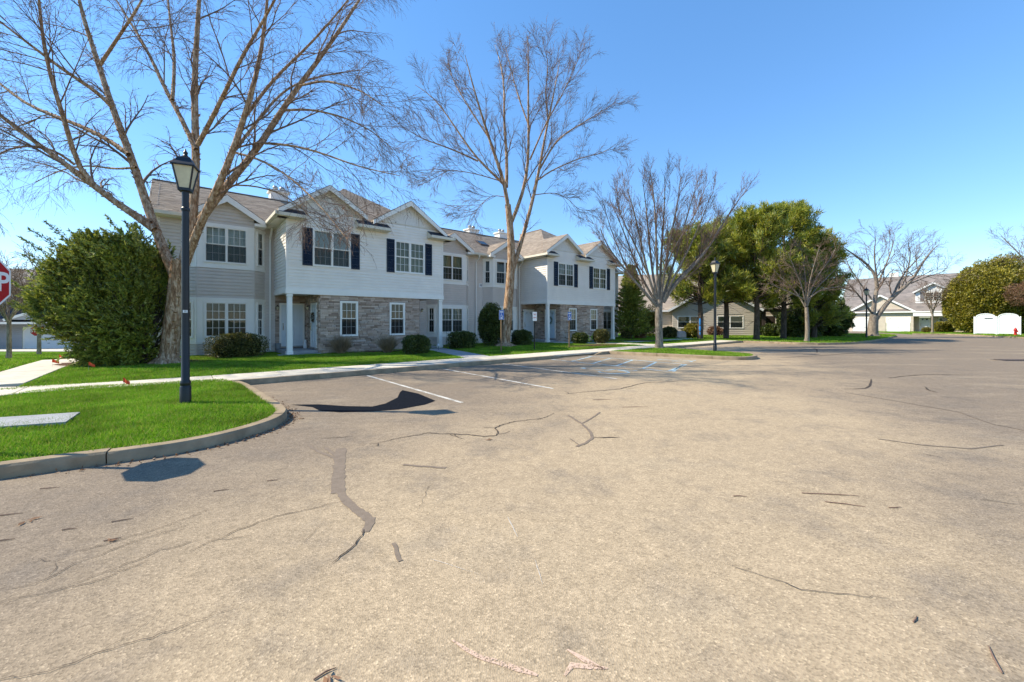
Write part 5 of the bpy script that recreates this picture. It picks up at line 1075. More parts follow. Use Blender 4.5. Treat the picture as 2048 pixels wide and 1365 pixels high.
def pine(label, base, hgt, rad, low, n=30000, mat='pine', trunk_r=.2, seed=0, name='pine_tree'):
    root = thing(name, label, 'pine', base, 0, 'pines on the lawn'); nb = 130; u_ = np.sort(rng.uniform(0, 1, nb)); z = low + (hgt - low) * u_
    env = np.sqrt(np.clip(1 - ((u_ - .38) / .66) ** 2, .02, 1)); L = rad * env * rng.uniform(.55, 1.15, nb); a = rng.uniform(0, 2 * np.pi, nb); m = 7; Pb = np.empty((nb, m, 3)); Pb[:, 0] = np.c_[np.zeros(nb), np.zeros(nb), z]
    d = np.c_[np.cos(a), np.sin(a), .15 + .5 * u_]
    for j in range(1, m): d = unit(d + np.c_[np.zeros((nb, 2)), np.full(nb, .10)] + rng.normal(0, .1, (nb, 3))); Pb[:, j] = Pb[:, j - 1] + d * (L / (m - 1))[:, None]
    Rb = (.05 * (1.1 - u_))[:, None] * np.linspace(1, .2, m)[None] + .006
    T = [tubes(Pb, Rb, 5), tubes(np.array([[(0, 0, -.2), (.05, 0, hgt * .25), (0, .08, hgt * .5), (.06, 0, hgt * .75), (0, 0, hgt * .97)]]), np.array([[trunk_r * 1.25, trunk_r, trunk_r * .75, trunk_r * .45, .03]]), 9)]
    nd = 26; a2 = rng.uniform(0, 6.28, nd); zz = rng.uniform(.9, low + .6, nd); ll = rng.uniform(.5, 1.6, nd); D = np.empty((nd, 4, 3)); D[:, 0] = np.c_[np.zeros(nd), np.zeros(nd), zz]; dd = np.c_[np.cos(a2), np.sin(a2), rng.uniform(-.35, .2, nd)]
    for j in range(1, 4): dd = unit(dd + rng.normal(0, .15, (nd, 3))); D[:, j] = D[:, j - 1] + dd * (ll / 3)[:, None]
    T.append(tubes(D, np.tile(np.array([.02, .014, .01, .006]), (nd, 1)), 3)); V, Fq = merge(T); obj('trunk', np_mesh('trunk', V, Fq), M['barkdk'], root)
    S, _ = spawn(Pb, Rb, k=9, umin=.3, umax=1.0, ang=48, length=.75, n=4, up=.12, wob=.15); k = max(1, n // (len(S) * 1)); keep = rng.permutation(nb)[:int(nb * .72)]; own = np.repeat(np.arange(nb), 9); pool = np.flatnonzero(np.isin(own, keep)); i = pool[rng.integers(0, len(pool), n)]; t = rng.integers(1, 4, n)
    c = S[i, t] + rng.normal(0, .13, (n, 3)); dr = unit(S[i, 3] - S[i, 0]) + np.array([0, 0, .35]); V, Fq = leaves(c, .30, .13, dr, .6); obj('needles', np_mesh('needles', V, Fq), M[mat], root); return root
pine('pine with a leaning blue ornament hung beside its trunk', G(1400, 678.5), 8.0, 3.9, 2.9, 42000)
pine('pine standing beside the beige house window, straight bare lower trunk', G(1452, 677.3), 9.6, 3.5, 3.1, 42000)
pine('pine with many dead lower twigs standing before the dark entrance door', G(1513, 680), 9.9, 3.3, 3.1, 42000)
pine('tall pine behind the small pale-trunked tree, its trunk half hidden by shrubs', G(1567, 677.7), 10.9, 3.6, 2.2, 46000)
pine('pine at the end of the row next to the dark broadleaf shrubs', G(1628, 676), 8.8, 3.0, 1.0, 42000)
def spruce(label, base, hgt, rad):
    root = thing('spruce_tree', label, 'spruce', base); nb = 170; z = np.linspace(.3, hgt * .97, nb); a = np.arange(nb) * 2.4; L = rad * (1 - z / hgt) ** .85 * rng.uniform(.7, 1.15, nb) + .1; m = 6; Pb = np.empty((nb, m, 3)); Pb[:, 0] = np.c_[np.zeros(nb), np.zeros(nb), z]; d = np.c_[np.cos(a), np.sin(a), np.full(nb, .05)]
    for j in range(1, m): d = unit(d + np.array([0, 0, .07])); Pb[:, j] = Pb[:, j - 1] + d * (L / (m - 1))[:, None]
    V, Fq = merge([tubes(Pb, np.tile(np.linspace(.025, .006, m), (nb, 1)), 4), tubes(np.array([[(0, 0, -.1), (0, 0, hgt * .5), (0, 0, hgt)]]), np.array([[.14, .08, .02]]), 7)]); obj('trunk', np_mesh('trunk', V, Fq), M['barkdk'], root)
    n = 26000; i = rng.integers(0, nb, n); f = rng.uniform(.15, 1, n) * (m - 1); j = np.minimum(f.astype(int), m - 2); t = (f - j)[:, None]; c = Pb[i, j] * (1 - t) + Pb[i, j + 1] * t; dr = unit(Pb[i, j + 1] - Pb[i, j]); sd_ = unit(np.cross(dr, np.array([0, 0, 1.]))); c = c + sd_ * (rng.normal(0, .16, n))[:, None] + rng.normal(0, .04, (n, 3))
    V, Fq = leaves(c, .17, .3, dr + np.array([0, 0, .2]), .6); obj('needles', np_mesh('needles', V, Fq), M['juniper'], root)
sp = P(1262, 684, 35.5); spruce('dark spruce growing at the right end of the townhouse row', (sp[0], sp[1], 0), 6.6, 1.9)
def blob(px0, px1, ytop, ybase, Y, label, mat, n, size, name='shrub', box=2.2, cat='shrub', group=None, aspect=.5, depth=None, core=.82, lumps=.1, zc=None, shell=.3):
    x = ((px0 + px1) / 2 - CX) / FPX * Y; w = (px1 - px0) / FPX * Y; zb = max(0.0, H - (ybase - HY) / FPX * Y) if zc is None else zc; zt = H - (ytop - HY) / FPX * Y; h2 = (zt - zb) / 2
    return shrub(name, label, (x, Y, zb), ell(w / 2, (depth or w) / 2, h2, box, h2), n, size, mat, aspect, cat, group, core, .7, shell=shell, lumps=lumps)
blob(1284, 1314, 612, 684, 39, 'yellow-green upright bush behind the vase-shaped tree trunk', 'yellowb', 8000, .12, aspect=.5, lumps=.2, core=.6, shell=.7)
blob(1324, 1352, 655, 676, 37, 'clipped round brown-green shrub in front of the beige house', 'boxy', 6000, .09)
blob(1368, 1402, 650, 677, 37.5, 'loose bright green bush beside the pale boulder', 'yew', 6000, .12, lumps=.2, core=.65, shell=.6)
blob(1243, 1262, 664, 686, 35, 'small brown shrub at the corner of the townhouses', 'boxy', 3000, .1, core=.6, shell=.7, lumps=.2)
blob(1268, 1292, 662, 684, 36, 'bare reddish twiggy shrub beneath the spruce', 'brownleaf', 3000, .11, core=.4, shell=.8, lumps=.25)
blob(1416, 1446, 655, 676, 44, 'rust-brown leafless shrub below the beige house window', 'brownleaf', 4000, .12, core=.5, shell=.7, lumps=.2)
blob(1640, 1692, 604, 676, 41, 'dark glossy broadleaf evergreen at the end of the pine row', 'darkev', 22000, .16, aspect=.55, lumps=.22, core=.7, shell=.55)
blob(1560, 1612, 622, 680, 38.5, 'shady dark evergreen bush behind the small pale-trunked tree', 'darkev', 16000, .15, lumps=.2, core=.75, shell=.5)
blob(1590, 1650, 590, 680, 40, 'tall dark evergreen shrub between two pines', 'darkev', 18000, .16, lumps=.2, core=.75, shell=.5)
blob(1525, 1560, 650, 676, 41, 'low spreading dark shrub by the brown porch post', 'darkev', 7000, .13, lumps=.2, core=.7, shell=.5)
# clipped yew masses on the right
blob(1913, 2008, 538, 680, 51.5, 'huge rounded yellow-green clipped evergreen left of the white gates', 'yew', 70000, .17, name='clipped_evergreen', aspect=.5, depth=6.0, lumps=.07, zc=0.0, box=2.4)
blob(1950, 2056, 512, 672, 57.5, 'taller olive evergreen rising behind the white gates', 'yew', 50000, .2, name='clipped_evergreen', aspect=.45, depth=6.0, lumps=.16, zc=0.0, box=2.2)
blob(1998, 2110, 536, 676, 50.5, 'wide clipped evergreen behind the right-hand gate and hydrant', 'yew', 46000, .19, name='clipped_evergreen', depth=5.0, lumps=.1, zc=0.0, box=2.6)
blob(2022, 2080, 566, 612, 47.0, 'brown bare-twigged shrub leaning over the right-hand gate', 'brownleaf', 7000, .2, aspect=.1, core=.35, shell=.8, lumps=.2)
blob(1868, 1908, 645, 663, 56.5, 'low yellow-green clipped hedge under the beige house front window', 'yew', 7000, .12, name='hedge', box=4, depth=1.2, zc=0.0)
blob(1846, 1860, 655.5, 663.5, 55.5, 'round clump of bright yellow flowers by the beige house doorstep', 'yellowb', 1500, .1, name='flower_clump', cat='flowers', zc=0.0)
# dry ornamental grasses
def clump(label, px, py, h, r, n=900):
    b = G(px, py); a = rng.uniform(0, 6.28, n); lean = np.abs(rng.normal(0, .42, n)); L = h * rng.uniform(.55, 1.15, n); m = 5; Pb = np.empty((n, m, 3)); rr = rng.uniform(0, r * .35, n); Pb[:, 0] = np.c_[rr * np.cos(a), rr * np.sin(a), np.zeros(n)]; d = np.c_[np.cos(a) * lean, np.sin(a) * lean, np.ones(n)]
    for j in range(1, m): d = unit(d + np.c_[np.cos(a) * .05, np.sin(a) * .05, np.full(n, -.03)] + rng.normal(0, .06, (n, 3))); Pb[:, j] = Pb[:, j - 1] + d * (L / (m - 1))[:, None]
    V, Fq = tubes(Pb, np.tile(np.array([.006, .006, .005, .004, .002]), (n, 1)), 3); root = thing('ornamental_grass', label, 'grass clump', b); obj('blades', np_mesh('blades', V, Fq), M['strawgrass'], root)
clump('dry tan ornamental grass clump under the left stone-wall window', 682, 707, .85, .5); clump('dry tan ornamental grass clump beside the rounded boxwood', 775, 706, .85, .5)

# ------------------------------------------------------------------ street furniture
def lamp_post(label, loc):
    r = thing('street_lamp', label, 'street lamp', loc, .42, 'black lantern lamp posts')
    obj('pole', MB().lathe([(.09, -.1), (.09, .30), (.076, .33), (.084, .36), (.084, .40), (.066, .43), (.061, 1.8), (.056, 3.55), (.055, 3.62), (.070, 3.63), (.070, 3.67), (.055, 3.69), (.055, 3.98), (.07, 4.0), (.06, 4.02)], 16), M['black'], r, sm=35)
    h0, h1, w0, w1 = 4.03, 4.44, .085, .155; fr = MB()
    for a, b in ((-1, -1), (1, -1), (1, 1), (-1, 1)): fr.beam((a * w0, b * w0, h0), (a * w1, b * w1, h1), .022, .022, (a, b, 0))
    fr.box(-w0 - .012, w0 + .012, -w0 - .012, w0 + .012, h0 - .04, h0 + .012); fr.box(-w1 - .03, w1 + .03, -w1 - .03, w1 + .03, h1, h1 + .022)
    ln = obj('lantern', fr, M['black'], r)
    for k in range(4):
        c, s = [(0, -1), (1, 0), (0, 1), (-1, 0)][k], None; t = (-c[1], c[0]); q = lambda w, s_, z: (c[0] * w + t[0] * w * s_, c[1] * w + t[1] * w * s_, z)
        obj('pane', MB().add([q(w0 - .004, -1, h0 + .01), q(w0 - .004, 1, h0 + .01), q(w1 - .004, 1, h1), q(w1 - .004, -1, h1)], [(0, 1, 2, 3)]), M['lens'], ln)
    rf = MB(); w2 = .095
    q = [(w1 + .025, h1 + .022), (w1 * .82, h1 + .09), (w2, h1 + .17), (w2 - .03, h1 + .185)]
    for (a, za), (b, zb) in zip(q[:-1], q[1:]): rf.add([(-a, -a, za), (a, -a, za), (a, a, za), (-a, a, za), (-b, -b, zb), (b, -b, zb), (b, b, zb), (-b, b, zb)], [(0, 1, 5, 4), (1, 2, 6, 5), (2, 3, 7, 6), (3, 0, 4, 7)])
    rf.add([(-.065, -.065, h1 + .185), (.065, -.065, h1 + .185), (.065, .065, h1 + .185), (-.065, .065, h1 + .185)], [(0, 1, 2, 3)])
    tp = obj('lantern_roof', rf, M['black'], r); obj('finial', MB().lathe([(.062, h1 + .18), (.066, h1 + .205), (.04, h1 + .225), (.03, h1 + .25), (.04, h1 + .28), (.02, h1 + .31), (.006, h1 + .36)], 12), M['black'], tp, sm=35)
    return r
l1 = G(371, 806); A_ = lamp_post('black lantern street lamp with small white number tag standing on the near lawn', l1)
tm = MB().box(-.035, .035, -.066, -.056, 1.70, 1.75); tg = obj('number_tag', tm, M['signw'], A_); tg.rotation_euler = (0, 0, -.35 + .55); tx = obj('number', text_mesh('20', .04, .0006), M['black'], tg); tx.location = (0, -.0675, 1.725)
l2 = G(1430, 703.5); lamp_post('black lantern street lamp standing on the grass peninsula', l2); l3 = G(1733, 675.5); lamp_post('black lantern street lamp beside the thick forked tree', l3)
def octagon(r, y0, y1): return MB().vprism([(r * math.cos(math.pi / 8 + k * math.pi / 4), r * math.sin(math.pi / 8 + k * math.pi / 4)) for k in range(8)], y0, y1)
def stop_sign(label, loc, rz, zc, w):
    r = thing('stop_sign', label, 'stop sign', loc, rz); R = w / 2 / math.cos(math.pi / 8); zc -= loc[2]
    obj('post', MB().box(-.03, .03, 0, .035, -.2, zc + w * .42), M['metal'], r)
    p = obj('plate', octagon(R, -.006, -.001), M['signw'], r); p.location = (0, 0, zc); obj('red_field', octagon(R * .94, -.0085, -.006), M['red'], p)
    t = obj('lettering', text_mesh('STOP', w * .44, .0015, w * .008), M['signw'], p); t.location = (0, -.010, -.005 * w); t.scale = (.9, 1, 1); return r
stop_sign('stop sign cut by the frame edge, its octagon shadow on the road', (-5.17 * K, 3.86 * K, 0), math.radians(100), 1.68 * K, .74)
fs = gl(70, 706.5); stop_sign('distant stop sign standing behind the slim young tree', (P(75, 662, 24)[0], 24, lz(0, 24)), math.radians(25), P(75, 662, 24)[2], .64)
def bay_sign(label, px, py, ztop, kind, post='wood'):
    g = G(px, py); r = thing('parking_sign', label, 'sign', g, BROT, None); hh = .48; w = .31
    obj('post', MB().box(-.025, .025, 0, .045, -.15, ztop - .05), M[post], r)
    p = obj('plate', MB().bbox(-w / 2, w / 2, -.006, 0, ztop - hh, ztop, .002), M['blue' if kind == 'blue' else 'signw'], r)
    if kind == 'blue':
        e = MB()
        for a in (-1, 1): e.box(a * w / 2 - (.008 if a > 0 else -.0), a * w / 2 + (.008 if a < 0 else 0), -.008, -.006, ztop - hh + .008, ztop - .008)
        e.box(-w / 2, w / 2, -.008, -.006, ztop - .008, ztop); e.box(-w / 2, w / 2, -.008, -.006, ztop - hh, ztop - hh + .008); obj('border', e, M['signw'], p)
        obj('header_band', MB().box(-.11, .11, -.008, -.006, ztop - .115, ztop - .07), M['signw'], p); obj('footer_band', MB().box(-.075, .075, -.008, -.006, ztop - .43, ztop - .38), M['signw'], p)
        zc = ztop - .27; sy = MB(); pts = [(-.02 + .062 * math.cos(q), -.007, zc - .035 + .062 * math.sin(q)) for q in np.linspace(2.0, 6.4, 14)]
        for a, b in zip(pts[:-1], pts[1:]): sy.beam(a, b, .004, .016, (b[0] - a[0], 0, b[2] - a[2] + .001) if False else (-(b[2] - a[2]), 0, b[0] - a[0]))
        for a, b in (((-.02, zc + .08), (-.015, zc)), ((-.018, zc + .0), (.045, zc - .005)), ((.045, zc - .005), (.07, zc - .08)), ((.07, zc - .08), (.09, zc - .075)), ((-.018, zc + .045), (.035, zc + .04))):
            sy.beam((a[0], -.007, a[1]), (b[0], -.007, b[1]), .004, .018, (-(b[1] - a[1]), 0, b[0] - a[0]))
        sy.vprism([(-.022 + .02 * math.cos(q), zc + .115 + .02 * math.sin(q)) for q in np.linspace(0, 2 * math.pi, 10)[:-1]], -.009, -.006); obj('wheelchair_symbol', sy, M['signw'], p)
    else:
        for b, z, s in (('NO', ztop - .14, .12), ('PARKING', ztop - .31, .062)):
            t = obj('lettering', text_mesh(b, s, .001, .001), M['signred'], p); t.location = (0, -.0085, z)
    return r
bay_sign('blue wheelchair parking sign in front of the tall birch trunk', 1003, 704.5, 2.10, 'blue'); bay_sign('white no-parking sign with red lettering on a black post before the white door', 1069.5, 700.5, 2.04, 'no', 'black'); bay_sign('blue wheelchair parking sign before the far stone wall', 1139, 696.5, 2.08, 'blue')
FLAGS = ((104, 735, 'small orange-red marker flag nearest the lawn edge on the side path'), (118, 724, 'small orange-red marker flag by the side path below the juniper'), (177, 742, 'small orange-red marker flag in the grass under the juniper'), (246, 775, 'orange-red marker flag at the edge of the near lawn by the walk'))
for i, (px, py, lb) in enumerate(FLAGS):
    g = G(px, py); r = thing('marker_flag', lb, 'marker flag', g, random.uniform(-.5, .8), 'orange marker flags'); hgt = .17 if i < 3 else .12
    obj('wire', MB().tube([(0, 0, -.05), (.01, 0, hgt)], .003, 4), M['metal'], r); V = []
    for k in range(6): V += [(k * .032, .015 * math.sin(k * 1.5), hgt - .012 * k), (k * .032, .015 * math.sin(k * 1.5 + .4), hgt + .115 - .02 * k)]
    obj('cloth', MB().add(V, [(2 * k, 2 * k + 2, 2 * k + 3, 2 * k + 1) for k in range(5)]), M['flag'], r)
# concrete utility cover in the near lawn
ca, cb, cc = np.array(G(160, 828)[:2]), np.array(G(131, 848)[:2]), np.array([-1.0, -.42])
cc = unit(cc) * 1.25; q = [ca, cb, cb + cc, ca + cc]; r = thing('utility_cover', 'weathered pale concrete utility cover set flat in the near lawn', 'utility cover', (float(cb[0]), float(cb[1]), 0))
obj('slab', MB().prism(ccw([(p[0] - cb[0], p[1] - cb[1]) for p in q]), -.1, .03), M['greyconc'], r)
# storm drain
g0 = G(1992, 721, AZ); r = thing('storm_drain', 'cast-iron storm drain grate set in the asphalt', 'drain', (g0[0] + .1, g0[1], AZ), -.05); fm = MB().box(0, 1.5, -.3, .3, -.02, .012); obj('frame', fm, M['black'], r)
for k in range(13): obj('bar', MB().bbox(.06 + k * .108, .12 + k * .108, -.25, .25, .010, .03, .005), M['brown'], r)
obj('apron', MB().box(-.3, 0, -.15, .2, -.02, .008), M['curb'], r)
# hydrant
hy = G(2031, 671); r = thing('fire_hydrant', 'red fire hydrant in front of the right-hand white gate', 'fire hydrant', hy, .4)
b = obj('barrel', MB().lathe([(.16, 0), (.16, .05), (.11, .07), (.11, .50), (.15, .52), (.15, .57), (.125, .58)], 14), M['redpaint'], r, sm=35)
obj('bonnet', MB().lathe([(.13, .58), (.125, .66), (.09, .74), (.04, .785), (.03, .80), (.03, .84), (.0, .845)], 14), M['redpaint'], r, sm=35)
for d, rr in (((1, 0), .055), ((-1, 0), .055), ((0, -1), .075)): obj('nozzle_cap', MB().tube([(d[0] * .08, d[1] * .08, .43), (d[0] * .19, d[1] * .19, .43)], rr, 10), M['redpaint'], r)
# white vinyl gates
X0, Y0 = 1.1563 * 48.2, 48.2; gate_rz = -math.radians(50.1)
for i, (lb, a, b) in enumerate((('white vinyl arched gate with a dark latch beside the clipped evergreen', .08, 1.62), ('white vinyl arched gate behind the red hydrant', 1.78, 3.32))):
    r = thing('vinyl_gate', lb, 'gate', (X0 + .641 * a, Y0 - .767 * a, 0), gate_rz, 'white enclosure gates'); w = b - a; n = 11; hs, ha = 1.98, 2.42
    for k in range(n):
        x0, x1 = w * k / n + .004, w * (k + 1) / n - .004; zt = lambda x: hs + (ha - hs) * math.sqrt(max(0, 1 - (2 * x / w - 1) ** 2)); obj('board', MB().vprism([(x0, .08), (x1, .08), (x1, zt(x1)), (x0, zt(x0))], 0, .03), M['vinyl'], r)
    obj('bottom_rail', MB().box(0, w, -.025, -.002, .1, .28), M['vinyl'], r); arc = MB(); xs = np.linspace(0, w, 15); pts = [(x, -.012, zt(x) + .01) for x in xs]
    for p, q in zip(pts[:-1], pts[1:]): arc.beam(p, q, .05, .09)
    obj('arched_rail', arc, M['vinyl'], r); obj('stile', MB().box(-.03, .08, -.03, -.003, .06, hs), M['vinyl'], r); obj('stile', MB().box(w - .08, w + .03, -.03, -.003, .06, hs), M['vinyl'], r)
    if i == 0: obj('latch', MB().box(w * .45, w * .85, -.05, -.03, 1.86, 1.92), M['black'], r)
for a, lb in ((-.02, 'white square gate post against the clipped evergreen'), (1.70, 'white square gate post between the two arched gates'), (3.42, 'white square gate post nearest the hydrant')):
    p = (X0 + .641 * a, Y0 - .767 * a, 0); r = thing('gate_post', lb, 'post', p, gate_rz); obj('shaft', MB().bbox(-.055, .055, -.06, .05, 0, 2.02, .006), M['vinyl'], r); obj('cap', MB().add([(-.075, -.08, 2.02), (.075, -.08, 2.02), (.075, .07, 2.02), (-.075, .07, 2.02), (0, 0, 2.12)], [(0, 1, 4), (1, 2, 4), (2, 3, 4), (3, 0, 4), (3, 2, 1, 0)]), M['vinyl'], r)
# small garden things
def rod(name, label, px, py, h, orn, cat):
    g = G(px, py); r = thing(name, label, cat, g, BROT); obj('rod', MB().tube([(0, 0, -.1), (0, 0, h * .9), (.05, 0, h), (.13, 0, h * .98), (.16, 0, h * .9)], .009, 5), M['black'], r)
    if orn: V, Fq = leaves(rng.normal(0, .05, (60, 3)) + np.array([.1, 0, h * .84]), .1, .5); obj('ornament', np_mesh('ornament', V, Fq), M['maroon'], r)
rod('garden_stake', 'garden stake with maroon bird ornament against the stone wall', 668, 706, 1.5, True, 'garden stake'); rod('shepherd_hook', 'black shepherd hook standing in the hedge before the bay window', 893, 697, 1.6, False, 'plant hook')
for px, py, lb in ((1174, 687, 'lime green garden ornament with blue base in front of the low hedge'), (1186, 684, 'small lime green garden ornament beside the brownish shrub')):
    g = G(px, py); r = thing('garden_ornament', lb, 'ornament', g); obj('stem', MB().tube([(0, 0, -.05), (0, 0, .3)], .02, 5), M['bluecloth'], r); V, Fq = leaves(rng.normal(0, .07, (40, 3)) + np.array([0, 0, .36]), .16, .8); obj('petals', np_mesh('petals', V, Fq), M['limecloth'], r)
g = G(877, 700.5); r = thing('solar_light', 'little white path light at the foot of the right porch column', 'path light', g); obj('stake', MB().tube([(0, 0, -.05), (0, 0, .22)], .012, 6), M['black'], r); obj('lens', MB().lathe([(.03, .22), (.04, .24), (.04, .3), (.05, .31), (.01, .34)], 8), M['signw'], r)
g = P(1400, 640, 34.2); r = thing('hanging_ornament', 'bright blue cloth ornament hanging beside the pine trunk', 'ornament', (g[0], g[1], 0)); zt = 2.0
for z0, z1, w in ((1.2, 1.75, .085), (.7, 1.1, .09), (.35, .6, .05)): obj('cloth', MB().lathe([(w * .6, z0), (w, z0 + (z1 - z0) * .5), (w * .8, z1), (.02, z1 + .04)], 8), M['bluecloth'], r)
obj('cord', MB().tube([(0, 0, -.05), (0, 0, 1.8)], .012, 5), M['black'], r)
g = G(1362, 676.5); bo = MB().bbox(-.45, .45, -.3, .3, -.05, .62, .09); V = np.array(bo.v); V += rng.normal(0, .03, V.shape); V[:, 0] *= 1 - .25 * np.clip(V[:, 2], 0, 1); bo.v = [tuple(p) for p in V]
o = obj('boulder', bo, M['rock'], None, g); tag(o, 'pale pinkish boulder on the lawn in front of the beige house', 'boulder')
for px, py, lb in ((566, 700, 'small grey planter pot at the left of the white porch door'), (613, 697, 'small pale animal figurine at the right of the white porch door')):
    g = ST(*(toST(*(P(px, py, 21.0 if px < 600 else 21.2)[:2])))); sx = (.08, 2.2) if px < 600 else (1.02, 1.75); g = ST(sx[0], sx[1], .156); r = thing('planter' if px < 600 else 'garden_figurine', lb, 'planter' if px < 600 else 'figurine', g)
    obj('body', MB().lathe([(.09, 0), (.13, .12), (.14, .26), (.12, .27), (.1, .24)] if px < 600 else [(.08, 0), (.1, .1), (.07, .24), (.05, .28), (.07, .34), (.055, .42), (.01, .45)], 10), M['greyconc' if px < 600 else 'signw'], r, sm=40)
wreath('wreath', 'autumn wreath with brown leaves on the stone porch side door', (1.18, TB), (1.18, .04), (TB - .89) * K, 1.45 * K, .2); wreath('wreath', 'dark diamond-like wreath on the pale blue door', (13.84 + 1.18, TB), (13.84 + 1.18, .04), (TB - .89) * K, 1.35 * K, .23, 'darkev')
# litter on the asphalt: fallen twigs and leaves
tw = [(5, 1083, .4, .14), (20, 1030, .3, .16), (245, 1042, .45, .14), (225, 1080, .5, .1), (138, 1060, .3, .09), (443, 982, .35, .13), (100, 977, .25, .16), (1480, 994, -.1, .12), (1660, 990, -.12, .5), (1690, 1010, -.35, .3), (1790, 1016, .1, .12), (1990, 1320, .9, .2), (1830, 1240, .6, .08), (650, 1350, .7, .1), (545, 962, .25, .1), (1270, 815, .05, .5), (1205, 800, .1, .4)]
for px, py, a, l in tw:
    g = G(px, py, AZ); pts = [(-l / 2 * math.cos(a), -l / 2 * math.sin(a), .006), (0, random.uniform(-.01, .01), .008), (l / 2 * math.cos(a), l / 2 * math.sin(a), .006)]
    lb = {(1660, 990): 'long straw-coloured stem lying on the pale asphalt', (1690, 1010): 'thin dry stem crossing the long straw-coloured stem on the asphalt', (1990, 1320): 'dark forked twig lying on the mottled grey asphalt', (1270, 815): 'long bent twig lying near the parking stall ends', (1205, 800): 'dry reddish stick lying at a parking stall mouth'}.get((px, py), 'short dry brown twig lying on the open asphalt')
    tag(obj('fallen_twig', MB().tube(pts, [.004, .0045, .002], 5), M['twigred'], None, g), lb, 'twig', 'fallen twigs on the asphalt')
for px, py in ((220, 1082), (57, 1043), (658, 1352), (973, 880), (603, 838)):
    g = G(px, py, AZ); V, Fq = leaves(rng.normal(0, .015, (4, 3)) * np.array([1, 1, .3]) + np.array([0, 0, .012]), .06, .5, np.array([[1., 0, .1]] * 4), .8); V[:, 2] = np.abs(V[:, 2]) * .22 + .007; tag(obj('fallen_leaf', np_mesh('leaf', V, Fq), M['brownleaf'], None, g), 'curled dead leaf cluster lying on the asphalt', 'dead leaf', 'dead leaves on the asphalt')
n = 2600; k = rng.integers(0, 40, n); base = np.array(resample(corner, .1)); ii = rng.integers(int(len(base) * .30), len(base), n); off = np.abs(rng.normal(0, .09, n)) + .02; tt = np.gradient(base, axis=0); tt /= np.linalg.norm(tt, axis=1)[:, None]; pos = base[ii] + np.c_[tt[ii, 1], -tt[ii, 0]] * off[:, None]
wgt = rng.uniform(0, 1, n) < np.exp(-((ii / len(base) - .76) / .11) ** 2); pos = pos[wgt]; V, Fq = leaves(np.c_[pos, np.full(len(pos), AZ + .006)], .035, .35, np.tile([1., .3, .12], (len(pos), 1)), .6); tag(obj('leaf_litter', np_mesh('litter', V, Fq), M['brownleaf']), 'strip of dry leaf litter along the kerb corner', 'leaf litter', kind='stuff')

# ------------------------------------------------------------------ neighbouring houses
def house(name, label, origin, rz): return thing(name, label, 'house', origin, rz)
def garage_door(f, x0, x1, z0, z1):
    c = .35; pl = [(x0, z0), (x1, z0), (x1, z1 - c), (x1 - c, z1), (x0 + c, z1), (x0, z1 - c)]; d = f.put('garage_door', MB().vprism(pl, -.02, .02), M['vinyl']); n = 4
    for k in range(n):
        a, b = z0 + (z1 - c - z0) * k / (n - 1), z0 + (z1 - c - z0) * (k + 1) / (n - 1)
        if k < n - 1: f.put('panel', MB().bbox(x0 + .04, x1 - .04, -.035, -.018, a + .012, b - .012, .006), M['vinyl'], d)
    t = .12; q = pl[2:] + pl[:1]; fr = MB(); o = [(x1, z0), (x1, z1 - c), (x1 - c, z1), (x0 + c, z1), (x0, z1 - c), (x0, z0)]
    for (a, b), (p, r) in zip(o[:-1], o[1:]): fr.beam((a, -.03, b), (p, -.03, r), .06, t, (-(r - b), 0, p - a))
    f.put('door_frame', fr, M['white'], d); f.put('handle', MB().box((x0 + x1) / 2 - .08, (x0 + x1) / 2 + .08, -.05, -.03, z0 + .62, z0 + .66), M['black'], d); return d
# beige house with two garages on the right
HR = house('beige_house', 'beige house with two white garage doors, front dormer and grey shingle roof', (58.2, 62.0, AZ + .02), -math.radians(50.1))
f = Face(HR, (-5.6, 0), (2.85, 0)); gx = 5.6
siding(f, 0, 3.3, 'beige', [(gx - 4.2, gx - 1.2, 0, 2.3), (gx - .2, gx + 2.55, 0, 2.3)], e=.2, joined=True)
garage_door(f, gx - 4.1, gx - 1.3, .02, 2.2); garage_door(f, gx - .05, gx + 2.45, .02, 2.2)
siding(f, 3.3, 5.55, 'beige', e=.2, joined=True, limits=lambda z: (max(0, gx - .8 - 3.5 * (5.65 - z) / 2.35), min(8.4, gx - .8 + 3.5 * (5.65 - z) / 2.35)))
roof(HR, [(-4.7, -.4, 3.15), (-.8, -.4, 5.75), (-.8, 3.2, 5.75), (-4.7, 1.0, 3.15)], 'shingle_gr', tw=.6, e=.25); roof(HR, [(-.8, -.4, 5.75), (3.1, -.4, 3.15), (3.1, 1.0, 3.15), (-.8, 3.2, 5.75)], 'shingle_gr', tw=.6, e=.25)
for d in (-1, 1): obj('rake_board', MB().beam((-.8 + d * 3.9, -.42, 3.08), (-.8, -.42, 5.68), .06, .24), M['vinyl'], HR)
roof(HR, [(-4.2, -.4, 3.2), (2.85, -.4, 3.2), (2.85, 0, 3.45), (-4.2, 0, 3.45)], 'shingle_gr', tw=.6, e=.2, th=.06); obj('fascia', MB().box(-4.2, 12, -.46, -.36, 2.95, 3.14), M['vinyl'], HR)
f2 = Face(HR, (2.85, 1.2), (12.0, 1.2)); siding(f2, 0, 3.1, 'beige', [(.5, 1.7, .1, 2.3), (2.5, 5.6, .95, 2.3)], e=.2, joined=True); door(f2, .5, 1.7, .15, 2.25, lights=True, panels=((.1, .45),)); window(f2, 2.5, 5.6, .95, 2.3, units=2, cols=2, rows=1, grid=(0, 0), curtain='blind')
obj('porch_beam', MB().box(2.85, 12, -.5, -.3, 2.4, 2.86), M['vinyl'], HR); f2b = Face(HR, (2.85, 0), (2.85, 1.2)); siding(f2b, 0, 2.9, 'beige', e=.2, joined=True); obj('doorstep', MB().box(3.2, 4.8, -.2, 1.2, -.1, .12), M['concrete'], HR)
